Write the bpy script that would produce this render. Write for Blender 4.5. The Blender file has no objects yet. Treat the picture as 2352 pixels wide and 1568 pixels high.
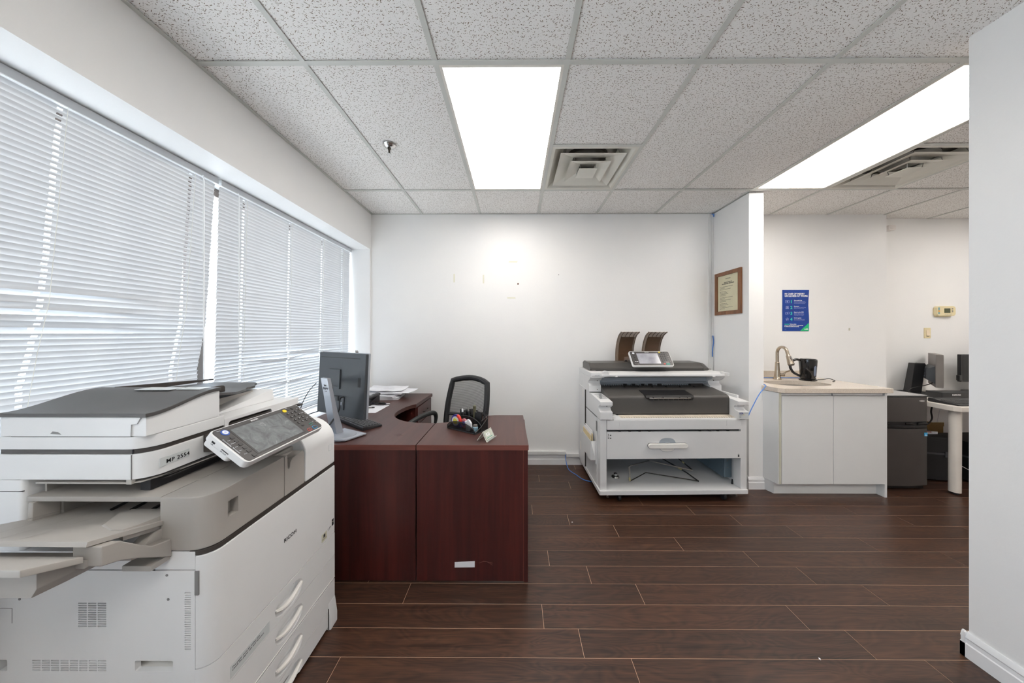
import bpy, bmesh, math, random
from mathutils import Vector, Matrix
random.seed(7)
sc = bpy.context.scene
COL = sc.collection
PI = math.pi

# ------------------------------------------------------------------ camera, world, exposure
cam_data = bpy.data.cameras.new('camera')
cam_data.sensor_width = 36.0
cam_data.sensor_fit = 'HORIZONTAL'
cam_data.lens = 680.0 / 2352.0 * 36.0
cam_data.shift_x = -3.7 / 2352.0
cam_data.shift_y = -19.0 / 2352.0
cam_data.clip_start = 0.02
cam = bpy.data.objects.new('camera', cam_data)
COL.objects.link(cam)
cam.location = (0.0, 0.0, 1.39)
cam.rotation_euler = (PI / 2, 0.0, 0.0049)
sc.camera = cam

SKY = 5.0            # overcast sky seen through the blinds
SUN = 110.0
PANEL = 10.5          # fluorescent ceiling panels
sc.view_settings.view_transform = 'Standard'
sc.view_settings.look = 'None'
sc.view_settings.gamma = 1.0
sc.view_settings.use_curve_mapping = False
sc.view_settings.exposure = 0.12
sc.cycles.use_denoising = True
sc.cycles.max_bounces = 14
sc.cycles.diffuse_bounces = 7
sc.cycles.glossy_bounces = 5
sc.cycles.transmission_bounces = 8
sc.cycles.transparent_max_bounces = 12
sc.cycles.sample_clamp_indirect = 6.0
sc.cycles.caustics_reflective = False
sc.cycles.caustics_refractive = False

world = bpy.data.worlds.new('world')
sc.world = world
world.use_nodes = True
_b = world.node_tree.nodes['Background']
_b.inputs[0].default_value = (0.72, 0.86, 1.0, 1.0)
_b.inputs[1].default_value = SKY


def portal(loc, sx, sy, rot):
    l = bpy.data.lights.new('window_portal', 'AREA')
    l.shape = 'RECTANGLE'
    l.size = sx
    l.size_y = sy
    l.cycles.is_portal = True
    o = bpy.data.objects.new('window_portal', l)
    o.location = loc
    o.rotation_euler = rot
    COL.objects.link(o)


portal((-1.98, 1.42, 1.49), 1.58, 3.4, (0, -PI / 2, 0))
portal((-1.90, -1.45, 1.49), 1.58, 1.9, (0, -PI / 2, 0))  # serves the added window behind the camera

# unseen sun added from behind the building: lights only the pavement, to bounce inside
sun_d = bpy.data.lights.new('sun', 'SUN')
sun_d.energy = SUN
sun_d.angle = 0.01
sun_d.color = (0.95, 0.98, 1.0)
sun = bpy.data.objects.new('sun', sun_d)
sun.rotation_euler = (0.15, 0.22, 0.0)
sun.location = (6, 0, 9)
COL.objects.link(sun)


# ------------------------------------------------------------------ colours and materials
def lin(c):
    c = c / 255.0
    return c / 12.92 if c <= 0.04045 else ((c + 0.055) / 1.055) ** 2.4


def C(r, g, b):
    return (lin(r), lin(g), lin(b), 1.0)


MATS = {}


class NT:
    def __init__(s, name):
        m = bpy.data.materials.new(name)
        m.use_nodes = True
        s.m = m
        s.t = m.node_tree
        s.n = s.t.nodes
        s.b = s.n['Principled BSDF']
        MATS[name] = m

    def node(s, typ, **kw):
        n = s.n.new(typ)
        for k, v in kw.items():
            setattr(n, k, v)
        return n

    def link(s, a, b):
        s.t.links.new(a, b)

    def inp(s, n, **kw):
        for k, v in kw.items():
            n.inputs[k.replace('_', ' ')].default_value = v

    def math(s, op, a, b=None, clamp=False):
        n = s.node('ShaderNodeMath', operation=op)
        n.use_clamp = clamp
        for i, x in enumerate((a, b)):
            if x is None:
                continue
            if isinstance(x, (int, float)):
                n.inputs[i].default_value = x
            else:
                s.link(x, n.inputs[i])
        return n.outputs[0]

    def mixc(s, f, a, b, blend='MIX'):
        n = s.node('ShaderNodeMix', data_type='RGBA', blend_type=blend)
        for i, x in ((0, f), (6, a), (7, b)):
            if isinstance(x, (int, float, tuple)):
                n.inputs[i].default_value = x
            else:
                s.link(x, n.inputs[i])
        return n.outputs[2]

    def noise(s, vec, scale, detail=3.0, rough=0.5, dist=0.0):
        n = s.node('ShaderNodeTexNoise')
        n.inputs['Scale'].default_value = scale
        n.inputs['Detail'].default_value = detail
        n.inputs['Roughness'].default_value = rough
        n.inputs['Distortion'].default_value = dist
        if vec is not None:
            s.link(vec, n.inputs['Vector'])
        return n

    def ramp(s, fac, stops):
        n = s.node('ShaderNodeValToRGB')
        r = n.color_ramp
        while len(r.elements) < len(stops):
            r.elements.new(0.5)
        for e, (p, c) in zip(r.elements, stops):
            e.position = p
            e.color = c
        s.link(fac, n.inputs[0])
        return n.outputs[0]

    def coords(s, scale=(1, 1, 1), which='Object'):
        tc = s.node('ShaderNodeTexCoord')
        mp = s.node('ShaderNodeMapping')
        mp.inputs['Scale'].default_value = scale
        s.link(tc.outputs[which], mp.inputs[0])
        return mp.outputs[0]

    def bump(s, h, strength=0.2, dist=0.002):
        n = s.node('ShaderNodeBump')
        n.inputs['Strength'].default_value = strength
        n.inputs['Distance'].default_value = dist
        s.link(h, n.inputs['Height'])
        s.link(n.outputs[0], s.b.inputs['Normal'])


def plain(name, col, rough=0.5, metal=0.0, var=0.04, vscale=6.0, coat=0.0, spec=0.5, bump=0.0, bscale=400.0, **kw):
    """a plain paint, plastic or metal with a little procedural unevenness"""
    t = NT(name)
    v = t.coords()
    n = t.noise(v, vscale, 3.0)
    d = tuple(c * (1.0 - var) for c in col[:3]) + (1.0,)
    u = tuple(min(1.0, c * (1.0 + var)) for c in col[:3]) + (1.0,)
    t.link(t.ramp(n.outputs[0], [(0.3, d), (0.7, u)]), t.b.inputs['Base Color'])
    t.inp(t.b, Roughness=rough, Metallic=metal, Coat_Weight=coat, Specular_IOR_Level=spec)
    if bump:
        n2 = t.noise(v, bscale, 2.0)
        t.bump(n2.outputs[0], bump, 0.001)
    return t


# walls
t = NT('wall_paint')
v = t.coords()
n = t.noise(v, 1.6, 4.0)
t.link(t.ramp(n.outputs[0], [(0.3, C(236, 236, 236)), (0.7, C(241, 240, 238))]), t.b.inputs['Base Color'])
n2 = t.noise(v, 55.0, 3.0)
n3 = t.noise(v, 3.0, 3.0)
t.inp(t.b, Roughness=0.42, Specular_IOR_Level=0.4)
t.bump(t.math('ADD', n2.outputs[0], t.math('MULTIPLY', n3.outputs[0], 3.0)), 0.12, 0.004)

plain('trim_paint', C(236, 236, 237), rough=0.32)
plain('raceway_plastic', C(226, 226, 224), rough=0.4)

# ceiling tile: short random fissures on an off-white board
t = NT('ceiling_tile')
v = t.coords()


def fissures(scale, ln, wd, seed):
    mp = t.node('ShaderNodeMapping')
    mp.inputs['Location'].default_value = (seed, seed * 1.7, 0)
    oi = t.node('ShaderNodeObjectInfo')
    t.link(v, mp.inputs[0])
    ad = t.node('ShaderNodeVectorMath', operation='ADD')
    sc_ = t.node('ShaderNodeVectorMath', operation='SCALE')
    cb = t.node('ShaderNodeCombineXYZ')
    t.link(oi.outputs['Random'], cb.inputs[0])
    t.link(oi.outputs['Random'], cb.inputs[1])
    t.link(cb.outputs[0], sc_.inputs[0])
    sc_.inputs['Scale'].default_value = 37.0
    t.link(mp.outputs[0], ad.inputs[0])
    t.link(sc_.outputs[0], ad.inputs[1])
    sm = t.node('ShaderNodeVectorMath', operation='SCALE')
    sm.inputs['Scale'].default_value = scale
    t.link(ad.outputs[0], sm.inputs[0])
    vo = t.node('ShaderNodeTexVoronoi', voronoi_dimensions='2D')
    vo.inputs['Scale'].default_value = 1.0
    vo.inputs['Randomness'].default_value = 0.9
    t.link(sm.outputs[0], vo.inputs['Vector'])
    sb = t.node('ShaderNodeVectorMath', operation='SUBTRACT')
    t.link(sm.outputs[0], sb.inputs[0])
    t.link(vo.outputs['Position'], sb.inputs[1])
    sp = t.node('ShaderNodeSeparateXYZ')
    t.link(sb.outputs[0], sp.inputs[0])
    sco = t.node('ShaderNodeSeparateColor')
    t.link(vo.outputs['Color'], sco.inputs[0])
    # direction mostly along the length of the tile (+-50 degrees)
    a = t.math('MULTIPLY', t.math('SUBTRACT', sco.outputs[0], 0.5), 2.2)
    ca, sa = t.math('COSINE', a), t.math('SINE', a)
    x, y = sp.outputs[0], sp.outputs[1]
    u_ = t.math('ADD', t.math('MULTIPLY', x, ca), t.math('MULTIPLY', y, sa))
    w_ = t.math('SUBTRACT', t.math('MULTIPLY', y, ca), t.math('MULTIPLY', x, sa))
    L = t.math('MULTIPLY', t.math('ADD', sco.outputs[1], 0.35), ln)
    du = t.math('DIVIDE', u_, L)
    dw = t.math('DIVIDE', w_, wd)
    r2 = t.math('ADD', t.math('MULTIPLY', du, du), t.math('MULTIPLY', dw, dw))
    return t.math('MULTIPLY', t.math('LESS_THAN', r2, 1.0), t.math('GREATER_THAN', sco.outputs[2], 0.34))


f1 = fissures(56.0, 0.30, 0.066, 0.0)
f2 = fissures(80.0, 0.26, 0.085, 3.3)
f3 = fissures(140.0, 0.15, 0.12, 9.1)
ff = t.math('MAXIMUM', t.math('MAXIMUM', f1, f2), t.math('MULTIPLY', f3, 0.5))
n = t.noise(v, 5.0, 3.0)
n4 = t.noise(v, 260.0, 2.0)
base = t.mixc(n4.outputs[0], t.ramp(n.outputs[0], [(0.3, C(240, 237, 234)), (0.7, C(245, 243, 240))]), C(249, 248, 246))
t.link(t.mixc(ff, base, C(120, 106, 90)), t.b.inputs['Base Color'])
t.inp(t.b, Roughness=0.95, Specular_IOR_Level=0.1)
t.bump(t.math('SUBTRACT', t.math('MULTIPLY', n4.outputs[0], 0.3), ff), 0.2, 0.0015)

plain('ceiling_grid', C(205, 206, 201), rough=0.45)
plain('fixture_white', C(228, 224, 216), rough=0.45)
plain('diffuser_metal', C(222, 220, 211), rough=0.5)
plain('duct_foil', C(90, 88, 82), rough=0.3, metal=0.8, bump=0.6, bscale=60)

# laminate floor plank
t = NT('floor_plank')
oi = t.node('ShaderNodeObjectInfo')
tc = t.node('ShaderNodeTexCoord')
cb = t.node('ShaderNodeCombineXYZ')
t.link(t.math('MULTIPLY', oi.outputs['Random'], 31.0), cb.inputs[0])
t.link(t.math('MULTIPLY', oi.outputs['Random'], 17.0), cb.inputs[1])
ad = t.node('ShaderNodeVectorMath', operation='ADD')
t.link(tc.outputs['Object'], ad.inputs[0])
t.link(cb.outputs[0], ad.inputs[1])


def scaled(x, y, z=1.0):
    m_ = t.node('ShaderNodeVectorMath', operation='MULTIPLY')
    m_.inputs[1].default_value = (x, y, z)
    t.link(ad.outputs[0], m_.inputs[0])
    return m_.outputs[0]


big = t.noise(scaled(1.9, 9.0), 1.0, 2.0, 0.5, 0.6)            # cathedral figure
rings = t.math('FRACT', t.math('MULTIPLY', big.outputs[0], 17.0))
rings = t.math('ABSOLUTE', t.math('SUBTRACT', rings, 0.5))
fine = t.noise(scaled(7.0, 260.0), 1.0, 4.0, 0.65)
mid = t.noise(scaled(1.6, 42.0), 1.0, 4.0, 0.6, 0.3)
g = t.math('ADD', t.math('MULTIPLY', rings, 0.42), t.math('MULTIPLY', fine.outputs[0], 0.95))
g = t.math('ADD', t.math('MULTIPLY', g, 0.55), t.math('MULTIPLY', mid.outputs[0], 0.50))
col = t.ramp(g, [(0.38, C(36, 23, 17)), (0.52, C(58, 39, 30)), (0.64, C(76, 51, 38)), (0.80, C(94, 65, 46))])
tone = t.ramp(oi.outputs['Random'], [(0.0, (0.86, 0.88, 0.90, 1)), (1.0, (1.08, 1.04, 1.0, 1))])
t.link(t.mixc(1.0, col, tone, 'MULTIPLY'), t.b.inputs['Base Color'])
t.inp(t.b, Roughness=0.34, Specular_IOR_Level=0.5)
t.link(t.math('ADD', t.math('MULTIPLY', fine.outputs[0], 0.14), 0.27), t.b.inputs['Roughness'])
t.bump(fine.outputs[0], 0.12, 0.0006)
plain('plank_joint', C(206, 170, 140), rough=0.5)


# mahogany laminate, grain along a chosen axis
def wood(name, stretch, dark, mid_, light, rough=0.36):
    global t
    t = NT(name)
    v = t.coords(stretch)
    a = t.noise(v, 1.0, 5.0, 0.6, 0.3)
    b = t.noise(v, 0.22, 3.0, 0.55, 0.5)
    g = t.math('ADD', t.math('MULTIPLY', a.outputs[0], 0.5), t.math('MULTIPLY', b.outputs[0], 0.5))
    t.link(t.ramp(g, [(0.32, dark), (0.5, mid_), (0.68, light)]), t.b.inputs['Base Color'])
    t.inp(t.b, Roughness=rough, Specular_IOR_Level=0.5)
    t.bump(a.outputs[0], 0.05, 0.0005)


wood('mahogany_panel', (42, 42, 2.4), C(42, 15, 13), C(60, 23, 20), C(76, 31, 26))
wood('mahogany_top', (42, 2.6, 42), C(56, 31, 27), C(68, 39, 33), C(82, 49, 42), rough=0.40)
wood('mahogany_edge', (3, 30, 60), C(92, 50, 43), C(108, 60, 51), C(120, 70, 60), rough=0.4)
wood('frame_wood', (30, 90, 8), C(92, 58, 34), C(122, 80, 50), C(140, 96, 62))
wood('box_board', (20, 20, 20), C(120, 92, 50), C(140, 110, 62), C(150, 120, 74), rough=0.8)

# plastics, metals, papers
plain('copier_white', C(226, 226, 226), rough=0.42, var=0.015, bump=0.05)
plain('copier_grey', C(166, 161, 155), rough=0.5, var=0.02, bump=0.06)
plain('copier_tray', C(176, 171, 165), rough=0.45, var=0.03)
plain('copier_dark', C(76, 74, 73), rough=0.42, bump=0.08)
plain('copier_stripe', C(62, 57, 54), rough=0.42)
plain('seam_dark', C(58, 55, 53), rough=0.7)
plain('handle_light', C(232, 229, 224), rough=0.35)
plain('vent_grey', C(128, 126, 126), rough=0.6)
plain('panel_black', C(64, 61, 60), rough=0.38)
plain('key_black', C(52, 50, 50), rough=0.4)
plain('key_grey', C(120, 116, 112), rough=0.4)
plain('key_yellow', C(228, 200, 24), rough=0.4)
plain('key_blue', C(36, 78, 165), rough=0.35)
plain('key_white', C(225, 228, 235), rough=0.35)
plain('key_red', C(190, 66, 50), rough=0.4)
plain('key_cyan', C(38, 140, 195), rough=0.4)
plain('key_green', C(36, 140, 120), rough=0.4)
t = NT('panel_screen')
v = t.coords()
n = t.noise(v, 26.0, 5.0, 0.65, 1.2)
t.link(t.ramp(n.outputs[0], [(0.35, C(98, 100, 101)), (0.62, C(122, 125, 126)), (0.75, C(158, 160, 160))]), t.b.inputs['Base Color'])
t.inp(t.b, Roughness=0.22, Specular_IOR_Level=0.5)
plain('print_black', C(34, 33, 36), rough=0.6)
plain('print_grey', C(96, 100, 104), rough=0.6)
plain('print_white', C(244, 244, 246), rough=0.6)
plain('print_lilac', C(170, 176, 226), rough=0.6)
plain('print_teal', C(54, 214, 186), rough=0.6)
plain('print_navy', C(52, 52, 120), rough=0.6)
plain('label_film', C(205, 209, 209), rough=0.3)
plain('label_cream', C(205, 203, 182), rough=0.4)

plain('plotter_white', C(219, 219, 219), rough=0.42, var=0.015)
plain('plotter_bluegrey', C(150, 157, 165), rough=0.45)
plain('plotter_dark', C(78, 75, 72), rough=0.4, bump=0.05)
plain('plotter_black', C(24, 23, 24), rough=0.4)
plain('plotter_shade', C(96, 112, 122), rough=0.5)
plain('ruler_cream', C(214, 203, 186), rough=0.5, var=0.1, vscale=30)
plain('rubber_black', C(26, 26, 28), rough=0.6)
plain('steel', C(170, 168, 164), rough=0.28, metal=1.0, var=0.08)
plain('dark_steel', C(70, 66, 60), rough=0.35, metal=0.8)
plain('nickel', C(180, 168, 152), rough=0.25, metal=1.0, var=0.06)
plain('chrome', C(215, 215, 215), rough=0.1, metal=1.0)
plain('tape_beige', C(190, 180, 130), rough=0.6)
plain('folder_manila', C(222, 204, 160), rough=0.7, var=0.08, vscale=40)
t = NT('smoke_plastic')
v = t.coords()
t.inp(t.b, Base_Color=C(150, 126, 104), Roughness=0.15, Alpha=0.62, Specular_IOR_Level=0.5)
t = NT('smoke_dark')
t.inp(t.b, Base_Color=C(104, 78, 58), Roughness=0.25, Alpha=0.72, Specular_IOR_Level=0.5)
t = NT('smoke_clear')
t.inp(t.b, Base_Color=C(150, 132, 124), Roughness=0.12, Alpha=0.45, Specular_IOR_Level=0.5)

plain('black_plastic', C(38, 38, 40), rough=0.42, bump=0.05)
plain('monitor_back', C(58, 62, 67), rough=0.45, bump=0.08)
plain('monitor_grey', C(120, 114, 110), rough=0.42)
plain('monitor_silver', C(168, 172, 180), rough=0.3, metal=0.35)
plain('screen_black', C(20, 20, 22), rough=0.15)
plain('key_cap', C(62, 62, 63), rough=0.4)
plain('cable_black', C(22, 22, 24), rough=0.5)
plain('cable_blue', C(58, 118, 196), rough=0.45)
plain('chair_black', C(30, 30, 32), rough=0.5, bump=0.1)
plain('chair_arm', C(36, 38, 38), rough=0.45)
plain('seat_fabric', C(36, 36, 40), rough=0.9, bump=0.3)
t = NT('chair_mesh')
v = t.coords()
sp = t.node('ShaderNodeSeparateXYZ')
t.link(v, sp.inputs[0])
fz = t.math('FRACT', t.math('MULTIPLY', sp.outputs[2], 105.0))
a = t.math('ADD', t.math('MULTIPLY', t.math('LESS_THAN', fz, 0.5), 0.42), 0.34)
t.inp(t.b, Base_Color=C(44, 44, 47), Roughness=0.7)
t.link(a, t.b.inputs['Alpha'])
t = NT('wire_mesh')
t.inp(t.b, Base_Color=C(24, 24, 25), Roughness=0.5, Metallic=0.3, Alpha=0.78)
t = NT('acrylic')
t.inp(t.b, Base_Color=C(225, 232, 226), Roughness=0.05, Alpha=0.35, Specular_IOR_Level=0.8)
plain('acrylic_edge', C(232, 232, 222), rough=0.15)
plain('paper_white', C(232, 232, 236), rough=0.8, var=0.03, vscale=20)
plain('paper_shade', C(206, 206, 210), rough=0.8, var=0.05, vscale=20)
plain('paper_card', C(196, 200, 186), rough=0.7)
plain('tape_blue', C(52, 48, 140), rough=0.35)
plain('tape_red', C(204, 56, 46), rough=0.35)
plain('tape_core', C(224, 214, 90), rough=0.5)
plain('tape_pink', C(196, 120, 130), rough=0.4)
plain('pen_blue', C(40, 52, 160), rough=0.35)
plain('pen_white', C(222, 222, 226), rough=0.35)
plain('glass_jar', C(120, 150, 165), rough=0.15)
plain('amber_olive', C(86, 84, 60), rough=0.35)

plain('cabinet_white', C(224, 225, 225), rough=0.4, var=0.01)
plain('cabinet_edge', C(200, 198, 182), rough=0.5)
t = NT('quartz_top')
v = t.coords()
n = t.noise(v, 260.0, 2.0)
n2 = t.noise(v, 700.0, 1.0)
g = t.math('ADD', t.math('MULTIPLY', n.outputs[0], 0.6), t.math('MULTIPLY', n2.outputs[0], 0.4))
t.link(t.ramp(g, [(0.35, C(196, 182, 166)), (0.5, C(214, 202, 188)), (0.65, C(226, 216, 204))]), t.b.inputs['Base Color'])
t.inp(t.b, Roughness=0.22)
plain('kettle_black', C(16, 16, 18), rough=0.12, coat=0.3)
plain('kettle_gauge', C(120, 130, 150), rough=0.2)
plain('fridge_steel', C(84, 79, 77), rough=0.36, metal=0.45, var=0.05)
plain('fridge_top', C(168, 166, 166), rough=0.5)
plain('fridge_black', C(20, 20, 21), rough=0.3)
plain('sticker_blue', C(48, 170, 224), rough=0.4)
plain('table_white', C(226, 220, 212), rough=0.35)
plain('bag_black', C(24, 24, 26), rough=0.55, var=0.2, bump=0.3, bscale=90)
plain('bag_trim', C(70, 70, 74), rough=0.5)
plain('bag_red', C(150, 72, 60), rough=0.5)
plain('almond_plastic', C(226, 212, 170), rough=0.4)
plain('switch_face', C(232, 214, 186), rough=0.4)
plain('lcd_green', C(72, 78, 50), rough=0.2)
plain('thermo_orange', C(226, 160, 70), rough=0.5)
plain('thermo_teal', C(120, 165, 170), rough=0.5)
plain('poster_blue', C(14, 62, 148), rough=0.3, var=0.10, vscale=12)
plain('poster_green', C(18, 190, 120), rough=0.3)
plain('parchment', C(214, 208, 178), rough=0.7, var=0.03, vscale=15)
plain('mark_tape', C(226, 224, 206), rough=0.5)
plain('mark_brown', C(120, 92, 80), rough=0.8)
plain('sensor_white', C(235, 230, 226), rough=0.4)

# blinds: thin painted slats that let some daylight glow through
t = NT('blind_slat')
tr = t.node('ShaderNodeBsdfTranslucent')
tr.inputs['Color'].default_value = C(238, 242, 248)
mx = t.node('ShaderNodeMixShader')
mx.inputs[0].default_value = 0.05
v = t.coords()
n = t.noise(v, 4.0, 2.0)
t.link(t.ramp(n.outputs[0], [(0.3, C(203, 204, 206)), (0.7, C(211, 212, 213))]), t.b.inputs['Base Color'])
t.inp(t.b, Roughness=0.4, Specular_IOR_Level=0.4)
t.link(t.b.outputs[0], mx.inputs[1])
t.link(tr.outputs[0], mx.inputs[2])
t.link(mx.outputs[0], t.n['Material Output'].inputs[0])
plain('blind_rail', C(206, 208, 211), rough=0.4)
plain('blind_lip', C(242, 243, 244), rough=0.4)
plain('blind_cord', C(232, 230, 220), rough=0.7)
plain('window_bronze', C(66, 56, 50), rough=0.4)
t = NT('plotter_screen_glare')
v = t.coords()
n = t.noise(v, 9.0, 3.0)
t.link(t.ramp(n.outputs[0], [(0.35, C(150, 150, 158)), (0.7, C(188, 188, 196))]), t.b.inputs['Base Color'])  # bright grey-lilac reflection on the screen put into its base colour
t.inp(t.b, Roughness=0.12, Specular_IOR_Level=0.7)
plain('pavement', C(196, 196, 194), rough=0.9)
t = NT('window_glass')
gl = t.node('ShaderNodeBsdfTransparent')
gs = t.node('ShaderNodeBsdfGlossy')
gs.inputs['Roughness'].default_value = 0.02
mx = t.node('ShaderNodeMixShader')
mx.inputs[0].default_value = 0.06
t.link(gl.outputs[0], mx.inputs[1])
t.link(gs.outputs[0], mx.inputs[2])
t.link(mx.outputs[0], t.n['Material Output'].inputs[0])

# lamp lens
t = NT('lamp_lens')
v = t.coords()
n = t.noise(v, 1.6, 2.0)
t.link(t.ramp(n.outputs[0], [(0.3, (1.0, 0.93, 0.86, 1)), (0.7, (1.0, 0.97, 0.93, 1))]), t.b.inputs['Emission Color'])
t.inp(t.b, Base_Color=C(240, 238, 232), Roughness=0.5, Emission_Strength=PANEL)


# ------------------------------------------------------------------ mesh helpers
class MB:
    """a bag of faces that becomes ONE mesh object"""

    def __init__(s):
        s.v, s.f, s.mi = [], [], []

    def add(s, vs, fs, mi=0):
        o = len(s.v)
        s.v += [tuple(p) for p in vs]
        s.f += [tuple(i + o for i in f) for f in fs]
        s.mi += [mi] * len(fs)
        return s

    def box(s, x0, x1, y0, y1, z0, z1, mi=0):
        return s.add([(x0, y0, z0), (x1, y0, z0), (x1, y1, z0), (x0, y1, z0), (x0, y0, z1), (x1, y0, z1), (x1, y1, z1), (x0, y1, z1)],
                     [(0, 3, 2, 1), (4, 5, 6, 7), (0, 1, 5, 4), (1, 2, 6, 5), (2, 3, 7, 6), (3, 0, 4, 7)], mi)

    def prism(s, poly, a0, a1, axis='z', mi=0):
        n = len(poly)

        def P(p, a):
            return {'x': (a, p[0], p[1]), 'y': (p[0], a, p[1]), 'z': (p[0], p[1], a)}[axis]
        vs = [P(p, a0) for p in poly] + [P(p, a1) for p in poly]
        fs = [tuple(range(n))[::-1], tuple(range(n, 2 * n))]
        fs += [(i, (i + 1) % n, n + (i + 1) % n, n + i) for i in range(n)]
        return s.add(vs, fs, mi)

    def loft(s, rings, closed=True, caps=True, mi=0):
        n = len(rings[0])
        vs = [p for r in rings for p in r]
        fs = []
        for k in range(len(rings) - 1):
            for i in range(n if closed else n - 1):
                j = (i + 1) % n
                fs.append((k * n + i, k * n + j, (k + 1) * n + j, (k + 1) * n + i))
        if caps and closed:
            fs.append(tuple(range(n))[::-1])
            fs.append(tuple((len(rings) - 1) * n + i for i in range(n)))
        return s.add(vs, fs, mi)

    def tube(s, pts, r, n=8, mi=0, closed=False):
        pts = [Vector(p) for p in pts]
        rs = r if isinstance(r, (list, tuple)) else [r] * len(pts)
        rings = []
        ref = None
        m = len(pts)
        for i, p in enumerate(pts):
            if closed:
                d = pts[(i + 1) % m] - pts[i - 1]
            else:
                d = pts[min(i + 1, m - 1)] - pts[max(i - 1, 0)]
            d.normalize()
            if ref is None:
                ref = Vector((0, 0, 1)) if abs(d.z) < 0.9 else Vector((1, 0, 0))
            u = (ref - d * ref.dot(d)).normalized()
            ref = u
            w = d.cross(u)
            rings.append([p + (u * math.cos(a) + w * math.sin(a)) * rs[i] for a in [2 * PI * k / n for k in range(n)]])
        if closed:
            rings.append(rings[0])
        return s.loft(rings, True, not closed, mi)

    def lathe(s, prof, c=(0, 0), n=24, mi=0, axis='z'):
        rings = []
        for r, z in prof:
            ring = []
            for k in range(n):
                a = 2 * PI * k / n
                x, y = c[0] + r * math.cos(a), c[1] + r * math.sin(a)
                ring.append({'z': (x, y, z), 'y': (x, z, y), 'x': (z, x, y)}[axis])
            rings.append(ring)
        return s.loft(rings, True, True, mi)

    def grid(s, rows, mi=0):
        return s.loft(rows, False, False, mi)

    def sheet(s, rows, th, mi=0):
        """a curved sheet with real thickness; rows of points"""
        nr, nc = len(rows), len(rows[0])
        P = [[Vector(p) for p in r] for r in rows]
        N = []
        for i in range(nr):
            rr = []
            for j in range(nc):
                a = P[min(i + 1, nr - 1)][j] - P[max(i - 1, 0)][j]
                b = P[i][min(j + 1, nc - 1)] - P[i][max(j - 1, 0)]
                rr.append(a.cross(b).normalized())
            N.append(rr)
        vs = [P[i][j] + N[i][j] * th / 2 for i in range(nr) for j in range(nc)] + [P[i][j] - N[i][j] * th / 2 for i in range(nr) for j in range(nc)]
        o = nr * nc
        fs = []
        for i in range(nr - 1):
            for j in range(nc - 1):
                a, b, c, d = i * nc + j, i * nc + j + 1, (i + 1) * nc + j + 1, (i + 1) * nc + j
                fs.append((a, b, c, d))
                fs.append((o + d, o + c, o + b, o + a))
        for i in range(nr - 1):
            for j in (0, nc - 1):
                a, d = i * nc + j, (i + 1) * nc + j
                fs.append((a, d, o + d, o + a))
        for j in range(nc - 1):
            for i in (0, nr - 1):
                a, b = i * nc + j, i * nc + j + 1
                fs.append((a, b, o + b, o + a))
        return s.add(vs, fs, mi)

    def xf(s, fn):
        s.v = [tuple(fn(*p)) for p in s.v]
        return s


def rrect(x0, x1, y0, y1, r, n=5, corners=(1, 1, 1, 1)):
    """rounded rectangle, corners in the order x0y0, x1y0, x1y1, x0y1"""
    out = []
    for k, (cx, cy, a0) in enumerate(((x0, y0, PI), (x1, y0, 1.5 * PI), (x1, y1, 0), (x0, y1, 0.5 * PI))):
        if not corners[k]:
            out.append((cx, cy))
            continue
        sx = 1 if cx == x0 else -1
        sy = 1 if cy == y0 else -1
        for i in range(n + 1):
            a = a0 + 0.5 * PI * i / n
            out.append((cx + sx * r + r * math.cos(a), cy + sy * r + r * math.sin(a)))
    return out


def bez(p, n=12):
    """smooth curve through the points (Catmull-Rom)"""
    p = [Vector(q) for q in p]
    q = [p[0] * 2 - p[1]] + p + [p[-1] * 2 - p[-2]]
    out = []
    for i in range(1, len(q) - 2):
        for k in range(n):
            u = k / n
            a, b, c, d = q[i - 1], q[i], q[i + 1], q[i + 2]
            out.append(0.5 * ((2 * b) + (c - a) * u + (2 * a - 5 * b + 4 * c - d) * u * u + (3 * b - a - 3 * c + d) * u ** 3))
    out.append(p[-1])
    return out


W = {}          # world matrices of what has been placed


def mesh_from(mb, bevel=0.0, seg=2, sharp=32.0, smooth=True, name='m'):
    bm = bmesh.new()
    vs = [bm.verts.new(p) for p in mb.v]
    for f, mi in zip(mb.f, mb.mi):
        try:
            fc = bm.faces.new([vs[i] for i in f])
            fc.material_index = mi
        except ValueError:
            pass
    bmesh.ops.remove_doubles(bm, verts=bm.verts, dist=1e-6)
    bmesh.ops.recalc_face_normals(bm, faces=bm.faces)
    if bevel > 0:
        es = [e for e in bm.edges if len(e.link_faces) == 2 and e.calc_face_angle(0) > math.radians(28)]
        if es:
            bmesh.ops.bevel(bm, geom=es, offset=bevel, segments=seg, profile=0.6, affect='EDGES', clamp_overlap=True)
    me = bpy.data.meshes.new(name)
    bm.to_mesh(me)
    bm.free()
    if smooth:
        me.shade_smooth()
        me.set_sharp_from_angle(angle=math.radians(sharp))
    return me


def link(o, parent=None, M=None):
    COL.objects.link(o)
    if parent is not None:
        o.parent = parent
        o.matrix_basis = W[parent].inverted() @ (M if M is not None else W[parent])
        W[o] = M.copy() if M is not None else W[parent].copy()
    else:
        if M is not None:
            o.matrix_basis = M
        W[o] = o.matrix_basis.copy()
    return o


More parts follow.
